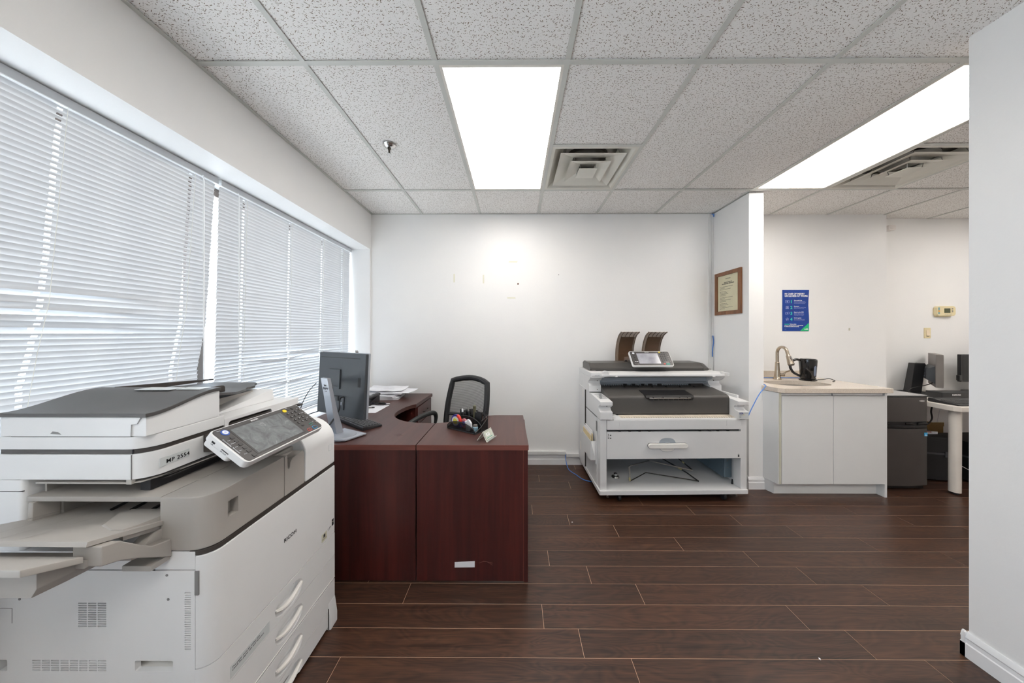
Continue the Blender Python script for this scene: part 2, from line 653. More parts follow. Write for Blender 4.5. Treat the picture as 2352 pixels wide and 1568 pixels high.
def obj(name, mb, mat, parent=None, bevel=0.0, seg=2, sharp=32.0, smooth=True, local=False, label=None, kind=None):
    """one mesh object. Coordinates are world coordinates unless local=True (the parent's frame)."""
    mats = mat if isinstance(mat, (list, tuple)) else [mat]
    if parent is not None and not local:
        inv = W[parent].inverted()
        mb.v = [tuple(inv @ Vector(p)) for p in mb.v]
    me = mesh_from(mb, bevel, seg, sharp, smooth, name)
    for m in mats:
        me.materials.append(MATS[m])
    o = bpy.data.objects.new(name, me)
    link(o, parent)
    if bevel > 0:
        md = o.modifiers.new('wn', 'WEIGHTED_NORMAL')
        md.keep_sharp = True
    if label:
        o['label'] = label
    if kind:
        o['kind'] = kind
    return o


def tag(o, label, cat, group=None):
    o['label'] = label
    o['category'] = cat
    if group:
        o['group'] = group
    return o


def thing(name, label, cat, loc=(0, 0, 0), rotz=0.0, group=None):
    o = bpy.data.objects.new(name, None)
    o.empty_display_size = 0.1
    link(o, None, Matrix.Translation(loc) @ Matrix.Rotation(rotz, 4, 'Z'))
    return tag(o, label, cat, group)


def struct(name, mb, mat, parent=None, **kw):
    o = obj(name, mb, mat, parent, **kw)
    if parent is None:
        o['kind'] = 'structure'
    return o


def copy_part(src, parent, M):
    """another object sharing the mesh of src, placed at world matrix M"""
    o = src.copy()
    COL.objects.link(o)
    o.parent = parent
    o.matrix_parent_inverse = Matrix.Identity(4)
    o.matrix_basis = W[parent].inverted() @ M
    W[o] = M.copy()
    return o


def frame(origin, right, up):
    """matrix whose local x is right, y is up, z is the outward normal"""
    r = Vector(right).normalized()
    u = Vector(up).normalized()
    n = r.cross(u)
    M = Matrix((r, u, n)).transposed().to_4x4()
    M.translation = Vector(origin)
    return M


def text(name, body, origin, right, up, size, mat, parent, align='LEFT', sx=1.0, bold=0.0, spacing=1.0, line=1.0):
    cu = bpy.data.curves.new(name, 'FONT')
    cu.body = body
    cu.size = size
    cu.align_x = align
    cu.extrude = 0.0002
    cu.offset = bold
    cu.space_character = spacing
    cu.space_line = line
    cu.resolution_u = 3
    cu.materials.append(MATS[mat])
    tmp = bpy.data.objects.new('tmp', cu)
    me = bpy.data.meshes.new_from_object(tmp)
    bpy.data.objects.remove(tmp)
    bpy.data.curves.remove(cu)
    me.name = name
    o = bpy.data.objects.new(name, me)
    M = frame(origin, right, up)
    if sx != 1.0:
        M = M @ Matrix.Diagonal((sx, 1, 1, 1))
    link(o, parent, M)
    return o


def carve(mb, cutters, mat, name, parent, bevel=0.0):
    """mesh object with real recesses cut out"""
    inv = W[parent].inverted() if parent else Matrix.Identity(4)
    for m_ in [mb] + cutters:
        m_.v = [tuple(inv @ Vector(p)) for p in m_.v]
    a = bpy.data.objects.new('a', mesh_from(mb, bevel, 2))
    cm = MB()
    for c_ in cutters:
        cm.add(c_.v, c_.f)
    b = bpy.data.objects.new('b', mesh_from(cm))
    COL.objects.link(a)
    COL.objects.link(b)
    md = a.modifiers.new('x', 'BOOLEAN')
    md.operation = 'DIFFERENCE'
    md.solver = 'EXACT'
    md.use_self = False
    md.object = b
    dg = bpy.context.evaluated_depsgraph_get()
    me = bpy.data.meshes.new_from_object(a.evaluated_get(dg))
    bpy.data.objects.remove(a)
    bpy.data.objects.remove(b)
    me.name = name
    me.shade_smooth()
    me.set_sharp_from_angle(angle=math.radians(32))
    me.materials.clear()
    me.materials.append(MATS[mat])
    o = bpy.data.objects.new(name, me)
    link(o, parent)
    md = o.modifiers.new('wn', 'WEIGHTED_NORMAL')
    md.keep_sharp = True
    return o

# ================================================================== THE ROOM
ZC = 2.655
GX, GP = 0.2445, 0.617            # ceiling grid line 0 and pitch
ROWS = [-2.332, -1.094, 0.144, 1.382, 2.620, 3.858]
XR, YF = 6.40, -2.60              # far right wall and the wall behind the camera


def XL(y):
    return -1.475 - 0.0185 * y     # the window wall runs a degree off the grid


# floor
fl = struct('floor', MB().box(-2.1, XR + 0.1, YF - 0.1, 3.42, -0.08, -0.0010), 'plank_joint')
PW, PLN, GAP = 0.1256, 1.246, 0.0019
joints = {-1: .4964, 0: .297, 1: .1365, 2: .667, 3: .425, 4: .2065, 5: -.166, 6: .711, 7: .398, 8: .134, 9: 1.037, 10: .79, 11: .50, 12: .23, 13: 1.1, 14: .62, 15: .3}
plank_me = {}


def plank_mesh(ln, wd):
    key = (round(ln, 3), round(wd, 3))
    if key not in plank_me:
        b = 0.0004
        m = MB()
        x0, x1, y0, y1 = 0, ln, 0, wd
        m.add([(x0, y0, -.0012), (x1, y0, -.0012), (x1, y1, -.0012), (x0, y1, -.0012),
               (x0, y0, -b), (x1, y0, -b), (x1, y1, -b), (x0, y1, -b),
               (x0 + b, y0 + b, 0), (x1 - b, y0 + b, 0), (x1 - b, y1 - b, 0), (x0 + b, y1 - b, 0)],
              [(8, 9, 10, 11)] + [(i, (i + 1) % 4, 4 + (i + 1) % 4, 4 + i) for i in range(4)] + [(4 + i, 4 + (i + 1) % 4, 8 + (i + 1) % 4, 8 + i) for i in range(4)])
        me = mesh_from(m, smooth=False, name='plank')
        me.materials.append(MATS['floor_plank'])
        plank_me[key] = me
    return plank_me[key]


for k in range(-15, 17):
    y0 = 1.269 + PW * k
    if y0 > 3.30:
        continue
    jx = joints.get(k, (k * 0.377) % 1.246)
    x = jx - PLN * math.ceil((jx + 1.85) / PLN)
    while x < XR:
        xa, xb = max(x, -1.95), min(x + PLN, XR)
        if xb - xa > 0.05:
            o = bpy.data.objects.new('plank', plank_mesh(xb - xa - GAP, PW - GAP))
            o.parent = fl
            o.matrix_basis = Matrix.Translation((xa + GAP / 2, y0 + GAP / 2, 0))
            COL.objects.link(o)
        x += PLN
# the rest of the same floor behind the camera
struct('floor_strip', MB().box(-1.95, XR, YF, 1.269 - 15 * PW, -0.0012, 0.0), 'floor_plank', fl)

# ceiling with its lay-in tiles
ce = struct('ceiling', MB().box(-2.1, XR + 0.1, YF - 0.1, 3.42, 2.76, 2.86), 'fixture_white')
xs = [GX + GP * k for k in range(-3, 11)]
LIGHT_CELLS = {(-1, 3): 1, (3, 3): 1, (-1, 1): 1, (3, 1): 1, (7, 3): 1, (7, 1): 1}
VENT_CELLS = {(0, 3), (4, 3)}
tile_me = {}


def tile(x0, x1, y0, y1):
    key = (round(x1 - x0, 3), round(y1 - y0, 3))
    if key not in tile_me:
        w_, d_ = x1 - x0, y1 - y0
        me = mesh_from(MB().box(0, w_, 0, d_, 0, 0.016), smooth=False, name='tile')
        me.materials.append(MATS['ceiling_tile'])
        tile_me[key] = me
    o = bpy.data.objects.new('tile', tile_me[key])
    o.parent = ce
    o.matrix_basis = Matrix.Translation((x0, y0, ZC + 0.004))
    COL.objects.link(o)


for k in range(-3, 10):
    for r in range(5):
        x0, x1 = xs[k + 3], min(xs[k + 4], XR)
        y0, y1 = ROWS[r], min(ROWS[r + 1], 3.31)
        if r == 0:
            y0 = YF
        if k == -3:
            x0 = XL(max(y0, 0)) - 0.012
        if (k, r) in LIGHT_CELLS:
            continue
        if (k, r) in VENT_CELLS:
            tile(x0, x1, y0, y0 + 0.617)
            continue
        if r == 4:
            y1 = 3.146 + (0.17 if k >= 3 else 0.0)
        tile(x0 + 0.003, x1 - 0.003, y0 + 0.003, y1 - 0.003)


def tbar(x0, x1, y0, y1, dz=0.0):
    """inverted T: flange below the tiles, web above"""
    m = MB().box(x0, x1, y0, y1, ZC - 0.0015 - dz, ZC + 0.001 - dz)
    if x1 - x0 > y1 - y0:
        c_ = (y0 + y1) / 2
        m.box(x0, x1, c_ - 0.002, c_ + 0.002, ZC + 0.001, ZC + 0.03)
    else:
        c_ = (x0 + x1) / 2
        m.box(c_ - 0.002, c_ + 0.002, y0, y1, ZC + 0.001, ZC + 0.03)
    struct('ceiling_bar', m, 'ceiling_grid', ce, smooth=False)


for k in range(-2, 10):
    x = xs[k + 3]
    y1 = 3.146 if x < 2.0 else (3.18 if x < 3.9 else 3.30)
    tbar(x - 0.012, x + 0.012, YF, y1)
for y in ROWS[1:5]:
    tbar(XL(max(y, 0)) , XR, y - 0.0122, y + 0.0122, 0.0004)
for (k, r) in VENT_CELLS:
    y = ROWS[r] + 0.617
    tbar(xs[k + 3] + 0.012, xs[k + 4] - 0.012, y - 0.011, y + 0.011)
# wall angle along the window wall and the back wall
m = MB()
m.add([(XL(YF), YF, ZC - .002), (XL(YF) + .02, YF, ZC - .002), (XL(3.146) + .02, 3.146, ZC - .002), (XL(3.146), 3.146, ZC - .002),
       (XL(YF), YF, ZC + .001), (XL(YF) + .02, YF, ZC + .001), (XL(3.146) + .02, 3.146, ZC + .001), (XL(3.146), 3.146, ZC + .001)],
      [(0, 1, 2, 3), (4, 7, 6, 5), (1, 5, 6, 2), (0, 3, 7, 4), (0, 4, 5, 1), (2, 6, 7, 3)])
struct('wall_angle', m, 'ceiling_grid', ce, smooth=False)
struct('wall_angle', MB().box(-1.52, 2.09, 3.138, 3.146, ZC - .002, ZC + .001), 'ceiling_grid', ce, smooth=False)

# walls
struct('wall_back', MB().box(-2.1, 2.16, 3.146, 3.30, -0.05, 2.76), 'wall_paint', smooth=False)
struct('wall_kitchen', MB().box(2.16, 3.968, 3.182, 3.40, -0.05, 2.76), 'wall_paint', smooth=False)
struct('wall_alcove', MB().box(3.90, XR + 0.1, 3.302, 3.42, -0.05, 2.76), 'wall_paint', smooth=False)
struct('wall_middle', MB().box(2.093, 2.226, 2.66, 3.25, 0.0, 2.648), 'wall_paint', bevel=0.004)
struct('wall_right', MB().box(1.949, 2.07, YF, 1.282, 0.0, 2.76), 'wall_paint', bevel=0.003)
struct('wall_far_right', MB().box(XR, XR + 0.12, YF, 3.42, -0.05, 2.86), 'wall_paint', smooth=False)
struct('wall_front', MB().box(-2.1, XR + 0.1, YF - 0.12, YF, -0.05, 2.86), 'wall_paint', smooth=False)
SILL, SOF, WY0, WY1 = 0.70, 2.278, -0.30, 3.118


def slab(d0, d1, y0, y1, z0, z1, m=None):
    """a block of the window wall: d = depth outward from the room face"""
    m = m or MB()
    P = lambda d, y, z: (XL(y) - d, y, z)
    return m.add([P(d1, y0, z0), P(d0, y0, z0), P(d0, y1, z0), P(d1, y1, z0), P(d1, y0, z1), P(d0, y0, z1), P(d0, y1, z1), P(d1, y1, z1)],
                 [(0, 3, 2, 1), (4, 5, 6, 7), (0, 1, 5, 4), (1, 2, 6, 5), (2, 3, 7, 6), (3, 0, 4, 7)])


m = slab(0, 0.46, YF, 3.146, SOF, 2.76)
slab(0, 0.46, YF, 3.146, -0.05, SILL, m)
slab(0, 0.46, WY1, 3.146, SILL, SOF, m)
slab(0, 0.46, -0.50, WY0, SILL, SOF, m)
slab(0, 0.46, YF, -2.40, SILL, SOF, m)
struct('wall_left', m, 'wall_paint', smooth=False)

# window: bronze aluminium frame, mullions and glass behind the blinds
wm = MB()
slab(0.33, 0.40, WY0, WY1, SILL, SILL + 0.05, wm)
slab(0.33, 0.40, WY0, WY1, SOF - 0.05, SOF, wm)
for y in (WY0, WY1 - 0.05):
    slab(0.33, 0.40, y, y + 0.05, SILL + .05, SOF - .05, wm)
win = struct('window_1', wm, 'window_bronze', smooth=False)
obj('mullion', slab(0.33, 0.40, 1.690, 1.735, SILL + .05, SOF - .05), 'window_bronze', win)
for y0, y1 in ((WY0 + .05, 1.690), (1.735, WY1 - .05)):
    obj('pane', slab(0.362, 0.368, y0, y1, SILL + .05, SOF - .05), 'window_glass', win, smooth=False)
obj('window_sill', slab(-0.004, 0.33, WY0, WY1, SILL, SILL + 0.012), 'trim_paint', win)
wm = MB()  # uncovered window added out of view to bring in cool daylight
for y in (-2.40, -1.475, -0.55):
    slab(0.33, 0.40, y, y + 0.05, SILL + .05, SOF - .05, wm)
slab(0.33, 0.40, -2.40, -0.50, SILL, SILL + 0.05, wm)
slab(0.33, 0.40, -2.40, -0.50, SOF - 0.05, SOF, wm)
fill_win = struct('unseen_fill_window', wm, 'window_bronze', smooth=False)
for y0, y1 in ((-2.35, -1.475), (-1.425, -.55)):
    obj('pane', slab(0.362, 0.368, y0, y1, SILL + .05, SOF - .05), 'window_glass', fill_win, smooth=False)
obj('window_sill', slab(-0.004, 0.33, -2.40, -0.50, SILL, SILL + 0.012), 'trim_paint', fill_win)
struct('ground', MB().box(-14, -2.6, -8, 12, -0.9, -0.8), 'pavement')

# baseboards: moulded profile (distance from wall, height)
BB = [(0, 0), (.015, 0), (.015, .058), (.011, .062), (.011, .078), (.0135, .084), (.009, .098), (.005, .106), (0, .106)]


def base_x(name, x0, x1, y, sgn=-1):
    struct(name, MB().prism([(y + sgn * d, z) for d, z in BB], x0, x1, 'x'), 'trim_paint', sharp=20)


base_x('baseboard_back', -0.80, 2.093, 3.146)
base_x('baseboard_middle', 2.080, 2.222, 2.66)
m = MB().prism([(1.949 - d, z) for d, z in BB], YF, 1.297, 'y')
m.prism([(1.282 + d, z) for d, z in BB], 1.934, 2.07, 'x')
struct('baseboard_right', m, 'trim_paint', sharp=20)
m = MB().prism([(2.093 - d, z) for d, z in BB], 2.66, 3.146, 'y')
struct('baseboard_left', m, 'trim_paint', sharp=20)

# surface raceways
m = MB().box(0.06, 0.536, 3.116, 3.146, 0.112, 0.146)
struct('trim_1', m, 'raceway_plastic', bevel=0.002)
struct('trim_2', MB().box(0.538, 0.74, 3.112, 3.146, 0.088, 0.121), 'raceway_plastic', bevel=0.002)
struct('trim_3', MB().box(2.046, 2.068, 3.130, 3.146, 1.02, 2.648), 'raceway_plastic', bevel=0.0015)
struct('trim_4', MB().box(2.070, 2.0925, 3.128, 3.146, 1.36, 2.645), 'raceway_plastic', bevel=0.0015)
struct('trim_5', MB().box(2.062, 2.088, 3.128, 3.146, 0.95, 1.14), 'raceway_plastic', bevel=0.0015)

# ceiling lights
def ceiling_light(k, r, label, group=None):
    x0, x1, y0, y1 = xs[k + 3] + .012, xs[k + 4] - .012, ROWS[r] + .0125, ROWS[r + 1] - .0125
    t_ = thing('ceiling_light', label, 'light', ((x0 + x1) / 2, (y0 + y1) / 2, ZC), 0, group)
    b = 0.014
    m = MB()
    for a in ((x0, x1, y0, y0 + b), (x0, x1, y1 - b, y1), (x0, x0 + b, y0 + b, y1 - b), (x1 - b, x1, y0 + b, y1 - b)):
        m.box(a[0], a[1], a[2], a[3], ZC - .001, ZC + .02)
    obj('frame', m, 'fixture_white', t_, smooth=False)
    obj('diffuser_lens', MB().box(x0 + b, x1 - b, y0 + b, y1 - b, ZC + .003, ZC + .008), 'lamp_lens', t_, smooth=False)
    obj('housing', MB().box(x0 + .01, x1 - .01, y0 + .01, y1 - .01, ZC + .0085, ZC + .09), 'fixture_white', t_, smooth=False)
    return t_


ceiling_light(-1, 3, 'lit rectangular fluorescent panel over the middle of the room, beside the sprinkler head')
ceiling_light(3, 3, 'lit fluorescent ceiling panel above the kitchen counter, partly cut off by the right wall')
HID = 'unseen fluorescent ceiling panel outside the frame behind the viewer'
for c_ in ((-1, 1), (3, 1), (7, 3), (7, 1)):
    ceiling_light(c_[0], c_[1], HID, 'ceiling panels outside the frame')


# square louvred air diffusers
def air_vent(k, label):
    x0, x1 = xs[k + 3] + .0125, xs[k + 4] - .0125
    y0, y1 = ROWS[3] + 0.617 + .0115, ROWS[4] - .0125
    cx, cy = (x0 + x1) / 2, (y0 + y1) / 2
    t_ = thing('air_vent', label, 'vent', (cx, cy, ZC))

    def ringm(a0, z0, a1, z1, th=0.0015):
        """a sloped square skirt from half-size a0 at z0 to a1 at z1"""
        q = lambda a, z: [(cx - a, cy - a, z), (cx + a, cy - a, z), (cx + a, cy + a, z), (cx - a, cy + a, z)]
        m = MB()
        m.loft([q(a0, z0), q(a1, z1), q(a1 - th * 3, z1 + th), q(a0 - th * 3, z0 + th), q(a0, z0)], True, False)
        return m
    h = (x1 - x0) / 2
    m = MB()
    for a in ((x0, x1, y0, y0 + .02), (x0, x1, y1 - .02, y1), (x0, x0 + .02, y0 + .02, y1 - .02), (x1 - .02, x1, y0 + .02, y1 - .02)):
        m.box(a[0], a[1], a[2], a[3], ZC - .001, ZC + .002)
    obj('frame', m, 'diffuser_metal', t_, smooth=False)
    obj('outer_cone', ringm(h - .018, ZC, h - .095, ZC + .075), 'diffuser_metal', t_, smooth=False)
    obj('middle_cone', ringm(.232, ZC - .002, .125, ZC + .030), 'diffuser_metal', t_, smooth=False)
    obj('inner_cone', ringm(.150, ZC - .010, .062, ZC + .016), 'diffuser_metal', t_, smooth=False)
    obj('centre_plate', MB().box(cx - .068, cx + .068, cy - .068, cy + .068, ZC - .022, ZC - .018), 'diffuser_metal', t_, bevel=.001)
    obj('duct', MB().lathe([(.165, ZC + .07), (.165, ZC + .10), (.0, ZC + .10)], (cx, cy), 20), 'duct_foil', t_)
    for sx in (-1, 1):
        for sy in (-1, 1):
            for a, za, b, zb in ((.20, .008, .185, .06), (.12, -.002, .115, .03), (.055, -.017, .06, .022)):
                obj('spring_clip', MB().tube([(cx + sx * a, cy + sy * a, ZC + za), (cx + sx * b, cy + sy * b, ZC + zb)], .0022, 6), 'steel', t_)
    return t_


air_vent(0, 'square louvred ceiling air vent beside the middle light panel')
air_vent(4, 'square louvred ceiling air vent beside the light panel over the kitchen')

# sprinkler head
cx, cy = -0.845, 1.985
sp_ = thing('fire_sprinkler', 'small chrome fire sprinkler head hanging from a ceiling tile', 'sprinkler', (cx, cy, ZC))
obj('escutcheon', MB().lathe([(.0, ZC), (.040, ZC), (.041, ZC - .004), (.034, ZC - .012), (.018, ZC - .020), (.012, ZC - .021)], (cx, cy), 28), 'chrome', sp_)
obj('stem', MB().lathe([(.012, ZC - .018), (.010, ZC - .030), (.0065, ZC - .036), (.0065, ZC - .056), (.009, ZC - .060), (0, ZC - .06)], (cx, cy), 16), 'dark_steel', sp_)
m = MB()
for k in range(8):
    a = 2 * PI * k / 8
    a2 = a + 0.55
    m.add([(cx, cy, ZC - .062), (cx + .016 * math.cos(a), cy + .016 * math.sin(a), ZC - .061), (cx + .016 * math.cos(a2), cy + .016 * math.sin(a2), ZC - .061)], [(0, 1, 2)])
m.lathe([(.009, ZC - .060), (.013, ZC - .0615), (.013, ZC - .063), (0, ZC - .063)], (cx, cy), 16)
obj('deflector', m, 'chrome', sp_)


# venetian blinds
def blind(label, y0, y1, zbot, cords, shift, tiltfn, wand_y, seed, group):
    rnd = random.Random(seed)
    DB = 0.205                                       # depth of the blind from the wall face
    t_ = thing('window_blind', label, 'blind', (XL(y0) - DB, y0, zbot), 0, group)
    # head rail: a channel with a bright bottom lip
    obj('headrail', slab(DB - .018, DB + .022, y0, y1, SOF - .036, SOF - .004), 'blind_rail', t_, bevel=.002)
    obj('headrail_lip', slab(DB - .0195, DB + .004, y0 + .001, y1 - .001, SOF - .040, SOF - .0365), 'blind_lip', t_, smooth=False)
    pitch, half = 0.0218, 0.0125
    top = SOF - .050
    n = int((top - zbot - .02) / pitch)
    # one slat mesh: length along local Y, crowned cross-section, route holes left open
    L = y1 - y0 - .008
    stops = [0.0]
    for c_ in cords:
        stops += [c_ - .0075, c_ + .0075]
    stops.append(L)
    prof = [(-half, 0.0), (-.0035, .0017), (.0035, .0017), (half, 0.0)]
    variants = {}

    def slat_me(bend):
        if bend not in variants:
            m = MB()
            for i in range(len(stops) - 1):
                hole = (i % 2 == 1)
                for j in range(3):
                    if hole and j == 1:
                        continue
                    a, b = prof[j], prof[j + 1]
                    seg = 6 if (bend and not hole) else 1
                    for q in range(seg):
                        s0 = stops[i] + (stops[i + 1] - stops[i]) * q / seg
                        s1 = stops[i] + (stops[i + 1] - stops[i]) * (q + 1) / seg
                        f = lambda s_: bend * .010 * math.sin(PI * s_ / L) ** 2 * math.sin(9 * s_ / L + bend)
                        m.add([(a[0], s0, a[1] + f(s0)), (b[0], s0, b[1] + f(s0)), (b[0], s1, b[1] + f(s1)), (a[0], s1, a[1] + f(s1))], [(0, 1, 2, 3)])
            me = mesh_from(m, name='slat')
            me.materials.append(MATS['blind_slat'])
            variants[bend] = me
        return variants[bend]
    yaw = math.atan(0.0185)
    for i in range(n):
        z = top - i * pitch
        tilt, bend = tiltfn(z, rnd)
        ys = y0 + .004 + shift(z) + rnd.uniform(-.0015, .0015)
        # local +x points into the room; rotate about the length so that the room edge is raised
        M = Matrix.Translation((XL(ys) - DB, ys, z)) @ Matrix.Rotation(yaw, 4, 'Z') @ Matrix.Rotation(-math.radians(tilt), 4, 'Y')
        o = bpy.data.objects.new('slat', slat_me(bend))
        link(o, t_, M)
    zb = top - n * pitch
    ys = y0 + .004 + shift(zb)
    obj('bottom_rail', slab(DB - .010, DB + .010, ys, ys + L, zb - .008, zb + .004), 'blind_lip', t_, bevel=.002)
    for c_ in cords:
        m = MB()
        for dd in (-.0135,):
            pts = []
            for q in range(9):
                z = SOF - .04 + (zb - SOF + .04) * q / 8
                yy = y0 + .004 + c_ + shift(z) + .010
                pts.append((XL(yy) - DB - dd, yy, z))
            m.tube(pts, .0007, 5)
        obj('ladder_cord', m, 'blind_cord', t_)
    for wy, r_, zl in wand_y:
        m = MB().tube([(XL(wy) - DB + .024, wy, SOF - .035), (XL(wy) - DB + .028, wy, SOF - .06), (XL(wy) - DB + .027, wy, zl)], r_, 8)
        obj('tilt_wand' if r_ > .002 else 'pull_cord', m, 'blind_lip', t_)
    return t_


def tilt_near(z, rnd):
    a = 75 + rnd.uniform(-1.5, 1.5)
    if 1.36 < z < 1.56:
        a = rnd.choice((64, 69, 76, 79, 81))
    elif z < 1.36:
        a = 72 + rnd.uniform(-3, 2)
    if 1.12 < z < 1.17:
        a = 80
    b = 0
    if 1.38 < z < 1.55:
        b = rnd.choice((0, 1, -1, 2))
    return a, b


def tilt_far(z, rnd):
    a = 75 + rnd.uniform(-2, 2)
    if z < 1.28:
        a = 66 + rnd.uniform(-4, 3)
    b = rnd.choice((1, -1, 2)) if (1.20 < z < 1.26 or 1.02 < z < 1.06) else 0
    return a, b


GB = None
blind('white venetian blind over the near part of the window, right edge skewed at the bottom', 0.30, 1.684, 0.735,
      [0.28, 0.796, 1.25], lambda z: -0.050 * max(0, min(1, (2.25 - z) / .8)) - .045 * max(0, min(1, (1.45 - z) / .25)), tilt_near,
      [(1.592, .0028, 0.80)], 3, GB)  # stops short out of view so bare glass adds cool daylight
blind('white venetian blind over the far part of the window, behind the desk monitor', 1.700, 3.106, 0.735,
      [0.16, 0.55, 0.94, 1.26], lambda z: -0.030 * max(0, min(1, (2.25 - z) / 1.2)), tilt_far,
      [(1.80, .0020, 1.32), (3.04, .0016, 1.0)], 5, GB)

# occupancy sensor high on the alcove wall
sn = thing('motion_sensor', 'small white motion sensor high on the far alcove wall', 'sensor', (4.13, 3.302, 2.55))
obj('body', MB().prism(rrect(4.085, 4.165, 2.515, 2.575, .02), 3.255, 3.302, 'y'), 'sensor_white', sn, bevel=.006, seg=3)
obj('lens', MB().lathe([(.0, 3.238), (.012, 3.240), (.018, 3.248), (.02, 3.256)], (4.115, 2.545), 18, 0, 'y'), 'sensor_white', sn)

# ================================================================== THE COPIER IN THE FOREGROUND
CX0, CXF, CY0, CY1 = -1.486, -0.875, 0.845, 1.432
cop = thing('photocopier', 'large white office photocopier with dark lid and tilted touch panel beside the window', 'photocopier', (-1.17, 1.14, 0.0))
# --- lower cabinet
side = MB().box(CX0, -0.9185, CY0, CY0 + .014, 0.030, 0.708)
cut = []


def slots(x0, x1, z0, z1, nx, nz, gapx, frac):
    w_ = (x1 - x0 - gapx * (nx - 1)) / nx
    ph = (z1 - z0) / nz
    for i in range(nx):
        for j in range(nz):
            a = x0 + i * (w_ + gapx)
            c_ = z1 - (j + .5) * ph
            cut.append(MB().box(a, a + w_, CY0 - .01, CY0 + .03, c_ - ph * frac / 2, c_ + ph * frac / 2))


slots(-1.256, -1.175, 0.545, 0.617, 3, 11, .0035, .62)
slots(-1.389, -1.175, 0.418, 0.4515, 8, 5, .0035, .62)
slots(-.9485, -.9305, 0.4805, 0.648, 1, 26, 0, .5)
cut.append(MB().prism(rrect(-1.092, -.982, 0.418, 0.450, .004), CY0 - .01, CY0 + .03, 'y'))
cut.append(MB().prism(rrect(-1.60, -1.462, 0.418, 0.450, .004), CY0 - .01, CY0 + .03, 'y'))
carve(side, cut, 'copier_white', 'side_panel', cop)
obj('vent_backing', MB().box(-1.40, -1.16, CY0 + .0145, CY0 + .018, .40, .63).box(-.955, -.925, CY0 + .0145, CY0 + .018, .46, .66), 'vent_grey', cop, smooth=False)
obj('grip_recess', MB().box(-1.11, -.965, CY0 + .032, CY0 + .036, .40, .47).box(-1.11, -.965, CY0 + .0142, CY0 + .032, .412, .418), 'handle_light', cop, smooth=False)
obj('cabinet_core', MB().box(CX0, -.925, CY0 + .04, CY1, 0.03, 0.752), 'copier_white', cop)
obj('side_strip', MB().box(CX0, -.9185, CY0 + .0005, CY0 + .04, 0.7105, 0.763), 'copier_white', cop, bevel=.002)
for px_, pz_ in ((-.9995, .6955), (-.9955, .6265), (-1.4255, .6255)):
    obj('screw_plug', MB().lathe([(0, CY0 - .0008), (.0035, CY0 - .0008), (.0042, CY0 + .001)], (px_, pz_), 14, 0, 'y'), 'vent_grey', cop)
obj('side_notch', MB().box(-1.055, -1.035, CY0 - .0006, CY0 + .002, .7085, .7115), 'seam_dark', cop, smooth=False)
m = MB()
for a in ((-1.50, -1.447, .598, .5993), (-1.4483, -1.447, .556, .598)):
    m.box(a[0], a[1], CY0 - .0004, CY0 + .001, a[2], a[3])
obj('side_cover', m, 'vent_grey', cop, smooth=False)
obj('plinth', MB().box(CX0 + .03, -.90, CY0 + .03, CY1 - .03, 0.0, 0.03), 'copier_dark', cop)


def front(name, z0, z1, mat='copier_white', grow=0.0, r=.042, xf=CXF, x0=-.917):
    """front shell whose near corner is rounded"""
    return obj(name, MB().prism(rrect(x0, xf + grow, CY0 - .001 + .0, CY1, r, 8, (0, 1, 0, 0)), z0, z1, 'z'), mat, cop, bevel=.0025, seg=2)


front('front_door', 0.4275, 0.7505)
obj('trim_strip', MB().prism(rrect(-.935, CXF - .003, CY0 + .001, CY1 - .001, .042, 8, (0, 1, 0, 0)), .7515, .7655, 'z'), 'copier_stripe', cop, bevel=.001)
drs = [(0.3205, 0.4255), (0.2075, 0.3185), (0.0955, 0.2025), (0.016, 0.0935)]
hz = [0.366, 0.264, 0.143, 0.044]
for (z0, z1), zc in zip(drs, hz):
    # a tray front with a scooped grip cut into it
    body = MB().prism(rrect(-.917, CXF, CY0 - .001, CY1, .042, 8, (0, 1, 0, 0)), z0, z1, 'z')
    sc_ = MB()
    rings = []
    for dpt, ry, rz, zo in ((.004, .071, .038, 0), (-.001, .070, .037, 0), (-.006, .066, .033, 0), (-.0075, .064, .029, .004), (-.024, .058, .024, .006), (-.028, .05, .018, .006)):
        rings.append([(CXF + dpt, 1.146 + ry * math.copysign(abs(math.cos(a)) ** .8, math.cos(a)), zc + zo + rz * math.copysign(abs(math.sin(a)) ** .9, math.sin(a))) for a in [2 * PI * q / 28 for q in range(28)]])
    sc_.loft(rings)
    d_ = carve(body, [sc_], 'copier_white', 'paper_drawer', cop)
    # grip lip: a smile-shaped bar across the scoop
    rows = []
    for q in range(17):
        u = -1 + 2 * q / 16
        y = 1.146 + .066 * u
        sag = -.020 + .024 * u * u
        rows.append([(CXF - .012, y, zc + sag + .001), (CXF - .004, y, zc + sag + .004), (CXF + .0015, y, zc + sag + .003), (CXF + .0025, y, zc + sag - .001), (CXF - .001, y, zc + sag - .005), (CXF - .010, y, zc + sag - .007)])
    obj('handle', MB().sheet(rows, .003), 'handle_light', d_)
    m = MB()
    for q in range(16):
        u0, u1 = -1 + 2 * q / 16, -1 + 2 * (q + 1) / 16
        f = lambda u: zc + .012 + .010 * (1 - u * u)
        m.add([(CXF - .0225, 1.146 + .05 * u0, f(u0)), (CXF - .0225, 1.146 + .05 * u1, f(u1)), (CXF - .0225, 1.146 + .05 * u1, f(u1) - .0022), (CXF - .0225, 1.146 + .05 * u0, f(u0) - .0022)], [(0, 1, 2, 3)])
    obj('handle_seam', m, 'seam_dark', d_)
obj('trim_line', MB().box(CXF + .0002, CXF + .0016, CY0 + .05, CY1, .2125, .2138), 'handle_light', cop, smooth=False)
obj('door_latch', MB().box(-.9172, -.9060, CY0 - .0030, CY0 + .001, .640, .709), 'vent_grey', cop, bevel=.001)
